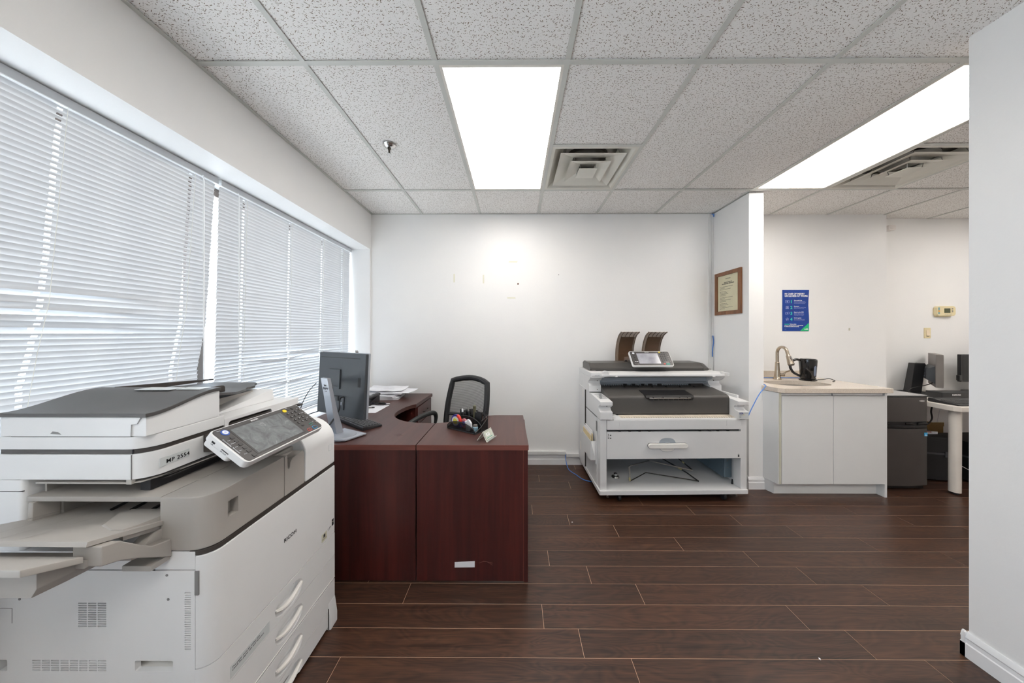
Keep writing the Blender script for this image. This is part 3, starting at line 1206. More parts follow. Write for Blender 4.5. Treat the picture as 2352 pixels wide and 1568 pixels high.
obj('stabilizer_foot', MB().prism([(CXF - .02, 0.0), (CXF + .012, 0.0), (CXF + .012, .045), (CXF + .001, .12), (CXF - .02, .12)], CY1 - .050, CY1 + .002, 'y'), 'copier_white', cop, bevel=.003)
obj('foot_gap', MB().box(CXF + .0003, CXF + .004, CY1 - .0525, CY1 - .0510, .0, .1), 'seam_dark', cop, smooth=False)
text('maker_name', 'RICOH', (CXF + .0008, 1.116, .596), (0, 1, 0), (0, 0, 1), .0195, 'print_black', cop, bold=.0003, spacing=1.08)
obj('drawer_label', MB().box(CXF + .0001, CXF + .0007, .905, 1.05, .327, .366), 'label_film', cop, smooth=False)
text('label_line', 'The paper must be within this\nCheck the paper size and direction', (CXF + .0010, .910, .354), (0, 1, 0), (0, 0, 1), .0082, 'print_grey', cop)
obj('rating_label', MB().box(CXF + .0001, CXF + .0006, 1.335, 1.372, .440, .475), 'label_cream', cop, smooth=False)
m = MB().box(CXF + .0006, CXF + .0010, 1.347, 1.360, .456, .470).box(CXF + .0006, CXF + .0010, 1.338, 1.368, .4500, .4515)
obj('rating_print', m, 'print_black', cop, smooth=False)
obj('rating_mark', MB().box(CXF + .0001, CXF + .0006, 1.409, 1.423, .470, .500), 'print_black', cop, smooth=False)
obj('rating_mark', MB().box(CXF + .0006, CXF + .0009, 1.412, 1.420, .486, .489), 'label_cream', cop, smooth=False)
text('small_print', 'S F', (CXF + .0006, 1.377, .466), (0, 1, 0), (0, 0, 1), .016, 'print_grey', cop)
obj('small_print', MB().box(CXF + .0001, CXF + .0005, 1.394, 1.404, .473, .475), 'print_grey', cop, smooth=False)

# --- grey delivery section
# corner block right of the output opening, with a little grip pocket
blk = MB().prism(rrect(-1.018, CXF - .004, CY0 - .002, 1.124, .05, 8, (0, 1, 0, 0)), .767, .9195, 'z')
pk = MB()
pk.add([(CXF - .03, .902, .826), (CXF + .01, .902, .826), (CXF + .01, .936, .826), (CXF - .03, .936, .826), (CXF - .012, .902, .875), (CXF + .01, .902, .875), (CXF + .01, .936, .875), (CXF - .03, .936, .875)],
       [(0, 3, 2, 1), (4, 5, 6, 7), (0, 1, 5, 4), (1, 2, 6, 5), (2, 3, 7, 6), (3, 0, 4, 7)])
carve(blk, [pk], 'copier_grey', 'corner_block', cop, bevel=.004)
obj('delivery_deck', MB().box(-1.408, -1.0185, CY0 + .001, 1.30, .905, .9195), 'copier_grey', cop, bevel=.002)
obj('delivery_deck_back', MB().box(-1.0185, -.93, 1.124, 1.30, .90, .9175), 'copier_grey', cop, bevel=.002)
obj('rear_column', MB().prism(rrect(CX0, -1.418, CY0, 1.2, .012, 4, (0, 1, 0, 0)), .7635, .9675, 'z'), 'copier_white', cop, bevel=.001)
obj('column_seam', MB().box(CX0, -1.4175, CY0 - .0005, CY0 + .004, .9335, .9355), 'seam_dark', cop, smooth=False)
obj('opening_jamb', MB().prism([(-1.403, .79), (-1.385, .79), (-1.380, .9045), (-1.395, .9045)], CY0 - .004, CY0 + .05, 'y'), 'copier_tray', cop, bevel=.003)
obj('opening_wall', MB().box(-1.385, -1.375, CY0 + .05, 1.02, .79, .905).box(-1.40, -1.40 + .006, CY0 + .03, 1.3, .9195, .9675), 'copier_grey', cop, smooth=False)
obj('opening_back', MB().box(-1.38, -1.018, 1.0, 1.01, .80, .905), 'copier_tray', cop, smooth=False)
for k in range(3):
    xc = -1.215 + k * .062
    m = MB().lathe([(.0, xc - .010), (.009, xc - .010), (.009, xc + .010), (0, xc + .010)], (.985, .868), 12, 0, 'x')
    m.tube([(xc - .004, .975, .872), (xc - .022, .93, .852), (xc - .030, .905, .846)], .0045, 6)
    m.box(xc - .02, xc + .02, .988, .996, .868, .886)
    obj('exit_roller', m, 'print_black', cop)
obj('exit_ribs', MB().box(-1.26, -1.03, .996, .9985, .83, .90), 'copier_tray', cop, smooth=False)
# step block with sculpted pocket, then the tall white corner behind the touch panel
poly = [(1.126, .767), (1.232, .767), (1.232, .893), (1.222, .905), (1.165, .898), (1.155, .885), (1.152, .865), (1.147, .862), (1.142, .868), (1.140, .918), (1.126, .918)]
obj('step_block', MB().prism(poly, -1.05, CXF - .004, 'x'), 'copier_grey', cop, bevel=.003)
obj('step_pocket', MB().prism([(1.143, .866), (1.20, .866), (1.222, .905), (1.143, .915)], -1.05, -.915, 'x'), 'copier_tray', cop, bevel=.002)
cv = [(-1.05, .767), (CXF - .001, .767), (CXF - .001, .885)] + [(CXF - .001 - .13 * (1 - math.cos(a)), .885 + .105 * math.sin(a)) for a in [0.5 * PI * q / 8 for q in range(1, 9)]] + [(-1.05, 1.0)]
obj('control_tower', MB().prism(cv, 1.2345, CY1 + .001, 'y'), 'copier_white', cop, bevel=.006, seg=3)
m = MB()
for a in ((1.388, 1.412, .862, .8635), (1.388, 1.3895, .835, .862), (1.4105, 1.412, .835, .862), (1.388, 1.412, .835, .8365)):
    m.box(CXF - .0014, CXF - .0002, a[0], a[1], a[2], a[3])
obj('blank_emblem', m, 'label_film', cop, smooth=False)

# --- scanner and document feeder
SX = -1.06
obj('scanner_unit', MB().prism(rrect(CX0, SX, CY0, CY1 + .004, .055, 8, (0, 1, 0, 0)), .968, 1.041, 'z'), 'copier_white', cop, bevel=.003)
obj('scanner_seam', MB().box(-1.1035, -1.1022, CY0 - .0006, CY0 + .004, .969, 1.04), 'vent_grey', cop, smooth=False)
obj('scanner_strip', MB().prism(rrect(CX0, SX - .004, CY0 + .003, CY1, .053, 8, (0, 1, 0, 0)), 1.0415, 1.0545, 'z'), 'copier_stripe', cop, bevel=.001)
obj('strip_gap', MB().box(-1.1035, -1.1015, CY0 + .0022, CY0 + .006, 1.0415, 1.0545), 'print_black', cop, smooth=False)
m = MB()
obj('model_plate', MB().box(SX - .001, SX + .0007, .878, .958, .990, 1.016), 'label_film', cop, bevel=.0004)
text('model_name', 'MP 2554', (SX + .0012, .8935, .9955), (0, 1, 0), (0, 0, 1), .0170, 'print_black', cop, bold=.0001, spacing=1.08)
# louvred speaker strip and curved guide under the scanner front
for q in range(3):
    obj('louvre', MB().prism([(.895, .9655 - .008 * q), (1.16, .9655 - .008 * q), (1.16, .9615 - .008 * q), (.915, .9615 - .008 * q)], SX - .02 - .004 * q, SX - .004 - .004 * q, 'x'), 'copier_dark', cop, smooth=False)
obj('louvre_back', MB().box(SX - .06, SX - .03, .88, 1.30, .921, .967), 'print_black', cop, smooth=False)
rows = []
path = [(-1.386, CY0 + .004), (-1.25, CY0 + .003), (-1.12, CY0 + .003), (-1.09, CY0 + .012), (-1.072, .90), (-1.062, 1.0), (-1.058, 1.1)]
for x, y in path:
    dn = Vector((-1.2 - x, 1.15 - y, 0)).normalized() * .05
    rows.append([(x, y, .9575), (x + dn.x, y + dn.y, .9565)])
obj('inner_tray', MB().sheet(rows, .004), 'copier_tray', cop)
obj('tray_lug', MB().box(-1.1185, -1.1035, CY0 + .001, CY0 + .010, .955, .968), 'copier_tray', cop, smooth=False)
obj('feeder_base', MB().prism(rrect(CX0, SX, CY0, 1.075, .055, 8, (0, 1, 0, 0)), 1.055, 1.0915, 'z'), 'copier_white', cop, bevel=.003)
# far part of the base: lower platform with a sloped ramp and a grip slot
plat = MB().box(CX0, SX, 1.0755, CY1 + .012, 1.046, 1.076)
carve(plat, [MB().prism(rrect(1.09, 1.285, 1.02, 1.064, .012), SX - .03, SX + .02, 'x')], 'copier_white', 'exit_platform', cop, bevel=.002)
obj('grip_slot', MB().box(SX - .036, SX - .031, 1.07, 1.30, 1.03, 1.075), 'copier_tray', cop, smooth=False)
obj('exit_ramp', MB().prism([(1.095, 1.0765), (1.395, 1.127), (1.402, 1.0765)], CX0, -1.145, 'x'), 'copier_white', cop, bevel=.002)
obj('exit_shelf', MB().prism([(1.08, 1.0765), (1.08, 1.118), (1.36, 1.128), (1.38, 1.0765)], CX0, -1.21, 'x'), 'copier_tray', cop, bevel=.002)
obj('hinge_end', MB().box(-1.10, SX + .006, CY1 + .010, CY1 + .034, 1.033, 1.043), 'copier_dark', cop, bevel=.002)


def topz(y):
    u = max(0, min(1, (y - .862) / .198))
    return 1.160 + .036 * (u * u * (3 - 2 * u)) + .004 * math.sin(PI * u)


ys = [CY0 + .002 + (1.06 - CY0 - .002) * q / 16 for q in range(17)]
cov = [(CY0 + .002, 1.092)] + [(y, topz(y) - .012) for y in ys] + [(1.06, 1.092)]
obj('feeder_cover', MB().prism(cov, CX0, SX - .002, 'x'), 'copier_white', cop, bevel=.004)
top_ = [(y, topz(y)) for y in [CY0 - .004] + ys[1:]] + [(y, topz(y) - .0115) for y in reversed([CY0 - .004] + ys[1:])]
obj('feeder_lid', MB().prism(top_, CX0 - .002, SX + .004, 'x'), 'copier_dark', cop, bevel=.003)
hat = [(-1.4555, 1.1485), (-1.468, 1.1185), (-1.4465, 1.1185), (-1.4515, 1.0935), (-1.1035, 1.0935), (-1.1015, 1.1275), (-1.085, 1.129), (-1.0745, 1.1485)]
obj('feeder_hatch', MB().prism(hat, CY0 - .0012, CY0 + .004, 'y'), 'copier_white', cop, bevel=.0008)
obj('hatch_seam', MB().box(-1.4515, -1.1035, CY0 + .0003, CY0 + .003, 1.0918, 1.0932), 'seam_dark', cop, smooth=False)
m = MB()
for a, b in (((-1.1024, 1.0935), (-1.1004, 1.1280)), ((-1.1004, 1.1285), (-1.084, 1.1300)), ((-1.084, 1.1290), (-1.0735, 1.1490))):
    m.add([(a[0], CY0 - .0016, a[1]), (b[0], CY0 - .0016, b[1]), (b[0] + .0011, CY0 - .0016, b[1]), (a[0] + .0011, CY0 - .0016, a[1])], [(0, 1, 2, 3)])
obj('hatch_outline', m, 'seam_dark', cop, smooth=False)
obj('scuff_mark', MB().add([(-1.335, CY0 - .0014, 1.101), (-1.328, CY0 - .0014, 1.108), (-1.312, CY0 - .0014, 1.106), (-1.302, CY0 - .0014, 1.099), (-1.318, CY0 - .0014, 1.100)], [(0, 1, 2, 3, 4)]), 'vent_grey', cop, smooth=False)
# document input tray
pts = [(-1.066, 1.062), (-1.115, 1.18), (-1.172, 1.285), (-1.186, 1.30), (-1.196, 1.318), (-1.188, 1.335), (-1.192, 1.352), (-1.214, 1.372), (-1.224, 1.398), (-1.245, 1.408), (-1.44, 1.408), (-1.44, 1.062)]
m = MB()
n_ = len(pts)
zt = lambda x, y: 1.176 - .028 * math.sin(PI * min(1, (y - 1.06) / .34) * .75)
m.loft([[(x, y, zt(x, y) - .010) for x, y in pts], [(x, y, zt(x, y)) for x, y in pts]])
obj('input_tray', m, 'copier_dark', cop, bevel=.002)
obj('tray_guide', MB().prism(rrect(1.062, 1.135, 1.165, 1.192, .012, 5, (0, 0, 1, 0)), -1.18, -1.115, 'x'), 'copier_stripe', cop, bevel=.004)
obj('tray_fence', MB().prism([(1.06, 1.17), (1.40, 1.168), (1.40, 1.174), (1.06, 1.197)], -1.444, -1.432, 'x'), 'copier_stripe', cop, bevel=.001)
m = MB()
for y, x in ((1.20, -1.39), (1.25, -1.39), (1.29, -1.37)):
    m.lathe([(0, zt(x, y) + .001), (.008, zt(x, y) + .001), (.008, zt(x, y) - .002)], (x, y), 12)
obj('size_mark', m, 'copier_stripe', cop)
obj('warning_label', MB().box(-1.30, -1.18, 1.004, 1.052, topz(1.05) - .001, topz(1.05) + .0012), 'label_film', cop, bevel=.0003)
obj('warning_label', MB().box(-1.17, -1.09, 1.016, 1.056, topz(1.055) - .001, topz(1.055) + .0012), 'label_film', cop, bevel=.0003)

# --- side output tray, sloping up towards the viewer
def zs(y):
    return .842 + .30 * max(0, (.86 - y)) - .08 * max(0, y - .86)


rows = []
for q in range(9):
    y = .995 - (.995 - .692) * q / 8
    xl = -1.375 if y > CY0 else -1.42
    rows.append([(xl, y, zs(y)), (-1.2, y, zs(y) + .001), (-1.02 if y > CY0 else -1.008, y, zs(y))])
obj('output_tray', MB().sheet(rows, .011), 'copier_tray', cop, bevel=0)
rows = []
rib = MB()
for x in (-1.36, -1.30, -1.245, -1.19):
    rib.add([(x, .98, zs(.98) + .0062), (x + .003, .98, zs(.98) + .0062), (x + .003, .70, zs(.70) + .0062), (x, .70, zs(.70) + .0062)], [(0, 1, 2, 3)])
obj('tray_groove', rib, 'copier_grey', cop, smooth=False)
# raised pad at the right of the tray
pad = []
for y, x0, h in ((.900, -1.145, .010), (.885, -1.165, .016), (.862, -1.175, .015), (.80, -1.13, .006), (.765, -1.06, .0035)):
    pad.append([(x0, y, zs(y) + .004), (x0 + .012, y, zs(y) + .005 + h), (-1.021, y, zs(y) + .005 + h), (-1.02, y, zs(y) - .02)])
obj('tray_pad', MB().loft(pad, True, True), 'copier_tray', cop)
# right hand arm
arm = MB()
sec = []
for y, z0, z1 in ((.846, .748, .800), (.80, .780, .812), (.772, .800, .836), (.735, .822, .872), (.700, .834, .882)):
    sec.append([(-1.055, y, z0), (-.985, y, z0), (-.985, y, z1), (-1.055, y, z1)])
obj('tray_arm', arm.loft(sec), 'copier_grey', cop, bevel=.004, seg=3)
obj('tray_hinge', MB().prism([(.846, .775), (.846, .83), (.83, .828), (.775, .795), (.775, .79)], -1.05, -1.012, 'x'), 'copier_grey', cop, bevel=.002)
# folding extension and the bracket underneath
ext = []
for y, z in ((.690, .862), (.60, .9015)):
    ext.append([(-1.42, y, z - .012), (-1.012, y, z - .012), (-1.012, y, z + .004), (-1.42, y, z + .004)])
obj('tray_extension', MB().loft(ext), 'copier_tray', cop, bevel=.003)
obj('extension_lug', MB().box(-1.045, -1.018, .694, .706, .833, .850), 'copier_tray', cop, bevel=.001)
br = []
for y, z0, z1, x1 in ((.740, .806, .838, -1.05), (.690, .808, .855, -1.052), (.640, .812, .872, -1.055)):
    br.append([(-1.42, y, z0), (x1, y, z0), (x1 + .012, y, z0 + .02), (x1 + .012, y, z1), (-1.42, y, z1)])
obj('tray_bracket', MB().loft(br), 'copier_grey', cop, bevel=.002)
obj('tray_foot', MB().box(-1.07, -.99, .80, CY0, .742, .757), 'copier_grey', cop, bevel=.002)

# --- tilted touch panel: u along +Y, v down the slope, n out of the face
dv = Vector((.121, 0, -.094)).normalized()
PO = Vector((-.9365, .9, 1.089))
PN = Vector((dv.z * -1, 0, dv.x))
if PN.z < 0:
    PN = -PN


def PP(u, v, n_=0.0):
    q = PO + Vector((0, 1, 0)) * u + dv * v + PN * n_
    return tuple(q)


def pprism(poly, n0, n1):
    m = MB().prism(poly, n0, n1, 'z')
    return m.xf(PP)


obj('panel_shell', pprism(rrect(-.003, .357, .0, .155, .016, 6), -.024, 0.0), 'copier_white', cop, bevel=.003, seg=3)
obj('panel_underside', pprism(rrect(.0, .10, .005, .10, .012, 5), -.042, -.023), 'copier_white', cop, bevel=.003)
obj('panel_neck', MB().box(-1.06, -.90, 1.0, 1.28, .985, 1.045), 'copier_stripe', cop, bevel=.004)
pf = obj('panel_face', pprism(rrect(.002, .352, .004, .151, .012, 6), .0001, .0018), 'panel_black', cop, bevel=.0006)
obj('screen_frame', pprism(rrect(.045, .262, .0155, .1425, .003, 3), .0018, .0024), 'key_black', cop, smooth=False)
obj('screen', pprism(rrect(.0505, .2535, .0205, .138, .001, 2), .0024, .0028), 'panel_screen', cop, smooth=False)
cap = lambda u, v, ru, rv, mat, nm='key', h=.0042: obj(nm, pprism([(u + ru * math.cos(2 * PI * k / 12), v + rv * math.sin(2 * PI * k / 12)) for k in range(12)], .0018, h), mat, cop, bevel=.0008)
rk = lambda u, v, ru, rv, mat, nm='key', h=.0038: obj(nm, pprism(rrect(u - ru, u + ru, v - rv, v + rv, min(ru, rv) * .5, 3), .0018, h), mat, cop, bevel=.0006)
cap(.0306, .0242, .0125, .0125, 'key_blue', 'home_button', .003)
cap(.0306, .0242, .0085, .0085, 'key_white', 'home_button', .0046)
cap(.0306, .0242, .0035, .0035, 'print_lilac', 'home_button', .0049)
for k, v in enumerate((.0515, .068, .0847, .1014, .1182)):
    rk(.0325, v, .0062, .0052, 'key_black')
rk(.0335, .1395, .0070, .0055, 'key_black')
cap(.2764, .0192, .0085, .0075, 'key_yellow', 'key', .0040)
for u, v in ((.2965, .0187), (.3167, .0188)):
    cap(u, v, .0058, .0050, 'key_black')
for j in range(4):
    for i in range(3):
        cap(.277 + i * .0206, .038 + j * .0182, .0064, .0056, 'key_black')
cap(.279, .110, .0064, .0056, 'key_black')
for v in (.035, .064, .0943, .122):
    cap(.3440, v, .0050, .0044, 'key_grey')
rk(.2837, .1405, .0098, .0070, 'key_red', 'key', .0030)
rk(.2837, .1405, .0080, .0052, 'key_black', 'key', .0036)
cap(.2837, .1405, .0030, .0026, 'key_red', 'key', .0040)
rk(.3145, .1405, .0110, .0080, 'key_cyan', 'key', .0030)
rk(.3145, .1405, .0090, .0060, 'key_black', 'key', .0036)
rk(.3162, .119, .0090, .0050, 'key_green', 'key', .0028)
rk(.3162, .119, .0074, .0034, 'key_black', 'key', .0032)
U, V = (0, 1, 0), tuple(-dv)
ptx = lambda nm, s, u, v, sz, mat='print_white', **kw: text(nm, s, PP(u, v, .0022), U, V, sz, mat, cop, **kw)
ptx('panel_brand', 'RICOH', .1325, .0150, .0082, spacing=1.15, bold=.0002)
ptx('panel_word', 'Home', .014, .0125, .0045, 'key_white')
ptx('panel_word', 'Power', .290, .0100, .0042, 'key_white')
for w_, v in (('Copy', .0580), ('Document', .0725), ('Print', .0890), ('Scan', .1060), ('Check', .1240)):
    ptx('panel_word', w_, .012, v, .0040, 'key_white')
for w_, u, v in (('Communicating', .0045, .045), ('File received', .0045, .085)):
    text('panel_word', w_, PP(u, v, .0022), tuple(dv), U, .0055, 'key_white', cop)
for w_, v in (('Login', .028), ('Program', .055), ('Sleep', .085), ('Clear', .113)):
    ptx('panel_word', w_, .330, v, .0036, 'key_white')
for w_, u, v in (('1', .275, .0400), ('2', .2957, .0400), ('3', .3163, .0400), ('4', .275, .0582), ('5', .2957, .0582), ('6', .3163, .0582), ('7', .275, .0764), ('8', .2957, .0764), ('9', .3163, .0764), ('.', .275, .0946), ('0', .2957, .0946), ('#', .3163, .0946)):
    text('key_mark', w_, PP(u, v, .0046), U, V, .0052, 'print_white', cop)
# card slots on the near edge of the panel
ed = lambda u, v, n_: tuple(PO + Vector((0, 1, 0)) * u + dv * v + PN * n_)
for v0, v1, n0, n1 in ((.028, .040, -.017, -.011), (.066, .092, -.016, -.013)):
    obj('card_slot', MB().add([ed(-.0034, v0, n0), ed(-.0034, v1, n0), ed(-.0034, v1, n1), ed(-.0034, v0, n1)], [(0, 1, 2, 3)]), 'print_black', cop, smooth=False)
text('slot_word', 'SD Card', ed(-.0036, .066, -.0225), tuple(dv), tuple(PN), .0058, 'print_grey', cop)
text('slot_word', 'USB', ed(-.0036, .029, -.0225), tuple(dv), tuple(PN), .0048, 'print_grey', cop)

# ================================================================== L-SHAPED MAHOGANY DESK
DT = 0.769                        # top of the desk
TH = 0.030
# --- corner desk with the concave user edge and a drawer pedestal
dk = thing('corner_desk', 'mahogany corner desk with concave edge under the window, carrying the monitor and papers', 'desk', (-1.05, 2.3, 0.0))
arc = [(-.553, 2.047), (-.66, 2.052), (-.725, 2.066), (-.79, 2.096), (-.845, 2.139), (-.893, 2.198), (-.922, 2.265), (-.934, 2.34), (-.930, 2.42), (-.915, 2.495), (-.892, 2.555), (-.866, 2.59)]
topp = [(-.553, 1.644), (-.553, 2.047)] + [tuple(p[:2]) for p in bez([(x, y, 0) for x, y in arc], 4)][1:] + [(-.853, 3.056), (-1.470, 3.056), (-1.470, 1.644)]
m = MB().prism(topp, DT - TH, DT)
me_top = obj('desk_top', m, 'mahogany_top', dk, bevel=.0025)
obj('front_edge', MB().box(-1.470, -.5535, 1.6425, 1.6445, DT - TH + .001, DT - .001), 'mahogany_edge', dk, smooth=False)
obj('modesty_panel', MB().box(-1.470, -.5545, 1.6465, 1.664, 0.012, DT - TH), 'mahogany_panel', dk, bevel=.001)
obj('end_panel', MB().box(-1.470, -1.452, 1.665, 2.60, 0.012, DT - TH), 'mahogany_panel', dk, bevel=.001)
obj('pedestal_body', MB().box(-1.470, -.8775, 2.612, 3.040, 0.03, DT - TH), 'mahogany_panel', dk, bevel=.001)
obj('pedestal_side', MB().box(-1.470, -.872, 2.594, 2.612, 0.0, DT - TH), 'mahogany_panel', dk, bevel=.001)
obj('pedestal_side', MB().box(-1.470, -.872, 3.036, 3.054, 0.0, DT - TH), 'mahogany_panel', dk, bevel=.001)
for z0, z1 in ((.585, .730), (.425, .578), (.05, .418)):
    d_ = obj('drawer', MB().box(-.8772, -.8600, 2.616, 3.032, z0, z1), 'mahogany_panel', dk, bevel=.0015)
    obj('drawer_pull', MB().tube([(-.862, 2.76, (z0 + z1) / 2), (-.842, 2.765, (z0 + z1) / 2), (-.842, 2.883, (z0 + z1) / 2), (-.862, 2.888, (z0 + z1) / 2)], .004, 8), 'dark_steel', d_)
obj('scuff_mark', MB().tube(bez([(-.74, 1.80, DT + .0001), (-.70, 1.82, DT + .0001), (-.715, 1.785, DT + .0001), (-.68, 1.795, DT + .0001)], 6), .0005, 4), 'mahogany_panel', dk)
# --- return unit on the right
rt = thing('desk_return', 'mahogany return section of the desk with a plain dark panel facing the viewer', 'desk', (-.24, 1.95, 0.0))
bow = bez([(-.5485, 2.050, 0), (-.47, 2.068, 0), (-.38, 2.125, 0), (-.30, 2.180, 0), (-.235, 2.222, 0), (-.16, 2.244, 0), (-.10, 2.247, 0)], 4)
topp = [(.0755, 1.644), (.0605, 2.247)] + [(p.x, p.y) for p in reversed(bow)] + [(-.5485, 1.644)]
obj('desk_top', MB().prism(topp, DT - TH, DT), 'mahogany_top', rt, bevel=.0025)
obj('front_edge', MB().box(-.548, .075, 1.6425, 1.6445, DT - TH + .001, DT - .001), 'mahogany_edge', rt, smooth=False)
obj('front_panel', MB().box(-.5475, .046, 1.6465, 1.664, 0.012, DT - TH), 'mahogany_panel', rt, bevel=.0012)
obj('end_panel', MB().box(.0475, .0715, 1.6475, 2.235, 0.006, DT - TH), 'mahogany_panel', rt, bevel=.0012)
obj('inner_panel', MB().box(-.5475, -.53, 1.6645, 2.02, 0.012, DT - TH), 'mahogany_panel', rt, bevel=.001)
obj('edge_lip', MB().box(.0452, .0477, 1.6458, 1.6475, .012, DT - TH), 'mahogany_edge', rt, smooth=False)
for gx in (-.50, .03):
    for gy in (1.67, 2.2):
        if gx < 0 and gy > 2:
            continue
        obj('levelling_foot', MB().lathe([(0, 0), (.012, 0), (.012, .008), (.006, .012), (0, .012)], (gx, gy + .03), 12), 'rubber_black', rt)
obj('feet', MB().lathe([(0, 0), (.012, 0), (.012, .012), (0, .012)], (-.60, 1.68), 12), 'rubber_black', dk)
lb = obj('paper_label', MB().add([(-.3365, 1.6458, .0865), (-.2243, 1.6458, .0885), (-.2238, 1.6458, .1232), (-.336, 1.6458, .1165),
                                   (-.3365, 1.6463, .0865), (-.2243, 1.6463, .0885), (-.2238, 1.6463, .1232), (-.336, 1.6463, .1165)],
                                  [(0, 1, 2, 3), (4, 7, 6, 5), (0, 4, 5, 1), (1, 5, 6, 2), (2, 6, 7, 3), (3, 7, 4, 0)]), 'paper_white', None, smooth=False)
tag(lb, 'small blank white paper label stuck low on the dark front panel of the desk', 'label')
for k in range(3):
    obj('scratch', MB().tube(bez([(-.20 + .012 * k, 1.6462, .112 + .006 * k), (-.165 + .01 * k, 1.6462, .122 - .003 * k), (-.125, 1.6462, .100 + .008 * k)], 6), .0006, 4), 'mahogany_edge', rt)

# ================================================================== ON THE DESK
# --- front monitor, its dark back to the viewer
mo = thing('monitor', 'flat monitor on a silver stand, dark back towards the viewer, on the corner desk', 'monitor', (-1.03, 1.85, DT))
A, B = Vector((-.918, 1.80, 0)), Vector((-1.345, 2.012, 0))
ux = (B - A).normalized()
nx = Vector((ux.y, -ux.x, 0))          # towards the viewer and the window
if nx.y > 0:
    nx = -nx
WD = (B - A).length
tl = .05                               # the panel leans back a little


def mp(u, n_, z):
    q = A + ux * u + nx * (n_ + tl * (z - .86)*-1)
    return (q.x, q.y, z)


ZB, ZT = 0.857, 1.264
m = MB().prism(rrect(0.0, WD, ZB, ZT, .006, 3), 0.0, 0.014, 'y')
m.xf(lambda x, y, z: mp(x, -y - .012, z))
obj('bezel', m, 'monitor_silver', mo, bevel=.003)
m = MB().prism(rrect(0.004, WD - .002, ZB + .003, ZT - .003, .006, 3), 0.0, 0.018, 'y')
m.xf(lambda x, y, z: mp(x, y - .012, z))
obj('back_shell', m, 'monitor_back', mo, bevel=.006, seg=3)
m = MB().box(.012, WD - .012, 0.0, .001, ZB + .012, ZT - .012)
m.xf(lambda x, y, z: mp(x, -y - .0265, z))
obj('screen', m, 'screen_black', mo, smooth=False)
m = MB().box(.055, WD - .02, 0, .0012, ZT - .036, ZT - .031)
m.xf(lambda x, y, z: mp(x, y + .0055, z))
obj('vent_slot', m, 'print_black', mo, smooth=False)
bs = carve(MB().box(WD * .5, WD * .5 + .11, 0, .010, 1.03, 1.155).xf(lambda x, y, z: mp(x, y + .004, z)), [MB().box(WD * .5 + .02, WD * .5 + .09, 0.008, .03, 1.045, 1.065).xf(lambda x, y, z: mp(x, y, z))], 'monitor_back', 'mount_plate', mo, bevel=.001)
m = MB().box(.045, .068, 0, .0015, 1.055, 1.112)
m.xf(lambda x, y, z: mp(x, y + .0055, z))
obj('port_slot', m, 'print_black', mo, smooth=False)
m = MB().box(WD * .40, WD * .72, 0, .008, .900, .985)
m.xf(lambda x, y, z: mp(x, y + .004, z))
obj('connector_bay', m, 'monitor_back', mo, bevel=.003)
for a, b, z0, z1, mt in ((.62, .67, .955, .972, 'print_white'), (.43, .46, .93, .95, 'monitor_silver'), (.50, .54, .955, .985, 'print_black')):
    m = MB().box(WD * a, WD * b, 0, .010, z0, z1)
    m.xf(lambda x, y, z: mp(x, y + .005, z))
    obj('port', m, mt, mo, bevel=.001)
# stand: tapering column, arm and flat foot
cc = Vector((-1.082, 1.79, 0))
col_ = []
for z, off, w_, d_ in ((.785, .0, .056, .022), (.84, .010, .055, .020), (.92, .028, .054, .015), (1.02, .046, .053, .012), (1.128, .066, .052, .010)):
    o_ = cc + nx * off
    ring = []
    for su, sn in ((-1, -1), (1, -1), (1, 1), (-1, 1)):
        q = o_ + ux * (su * w_ * .62) + nx * (sn * d_)
        ring.append((q.x, q.y, z))
    col_.append(ring)
st = obj('stand_column', MB().loft(col_), 'monitor_silver', mo, bevel=.003)
m = MB()
p0, p1 = cc + nx * .045, Vector(mp(WD * .58, .012, 0))
m.tube([(p0.x, p0.y, 1.062), (p1.x, p1.y, 1.082)], .020, 12)
obj('stand_arm', m, 'black_plastic', mo)
m = MB()
fp = []
for su, sn in ((-.150, -.09), (.06, -.09), (.075, .05), (.04, .07), (-.10, .07), (-.150, .045)):
    q = cc + ux * su + nx * sn
    fp.append((q.x, q.y))
obj('stand_foot', MB().prism(fp, DT + .004, DT + .012), 'monitor_silver', mo, bevel=.002)
q = cc + nx * .0 - ux * .06
obj('swivel_base', MB().lathe([(0, DT), (.075, DT), (.075, DT + .005), (.070, DT + .015), (.05, DT + .022), (0, DT + .022)], (q.x, q.y), 28), 'monitor_silver', mo)
# maker's roundel on the column: a disc of dark dashes
lg = []
cz = 1.068
face = lambda a, b: tuple(cc + nx * (.0675 + b * .185) + ux * a + Vector((0, 0, cz + b)))
rnd = random.Random(2)
for a0, a1, b0, b1 in ((-.012, -.004, .010, .021), (0, .009, .010, .022), (-.020, -.013, -.008, .006), (-.009, -.005, -.004, .006), (-.002, .003, -.012, .004), (.006, .010, -.010, .006), (.013, .019, -.010, .008), (-.010, -.002, -.022, -.015), (.001, .010, -.022, -.016)):
    lg.append([face(a0, b0), face(a1, b0 + .002), face(a1, b1), face(a0, b1 - .002)])
m = MB()
for q_ in lg:
    m.add(q_, [(0, 1, 2, 3)])
obj('roundel', m, 'cable_black', st, smooth=False)
# power lead from the back of the monitor over the desk
cb_ = obj('cable', MB().tube(bez([mp(WD * .40, .012, .985), mp(WD * .40, .035, .975), (-1.075, 1.80, .92), (-1.075, 1.715, .862), (-1.095, 1.675, .815), (-1.15, 1.665, .780), (-1.24, 1.69, DT + .0048)], 8), .0042, 8), 'cable_black')
tag(cb_, 'black power cable drooping from the back of the front monitor past its stand', 'cable')

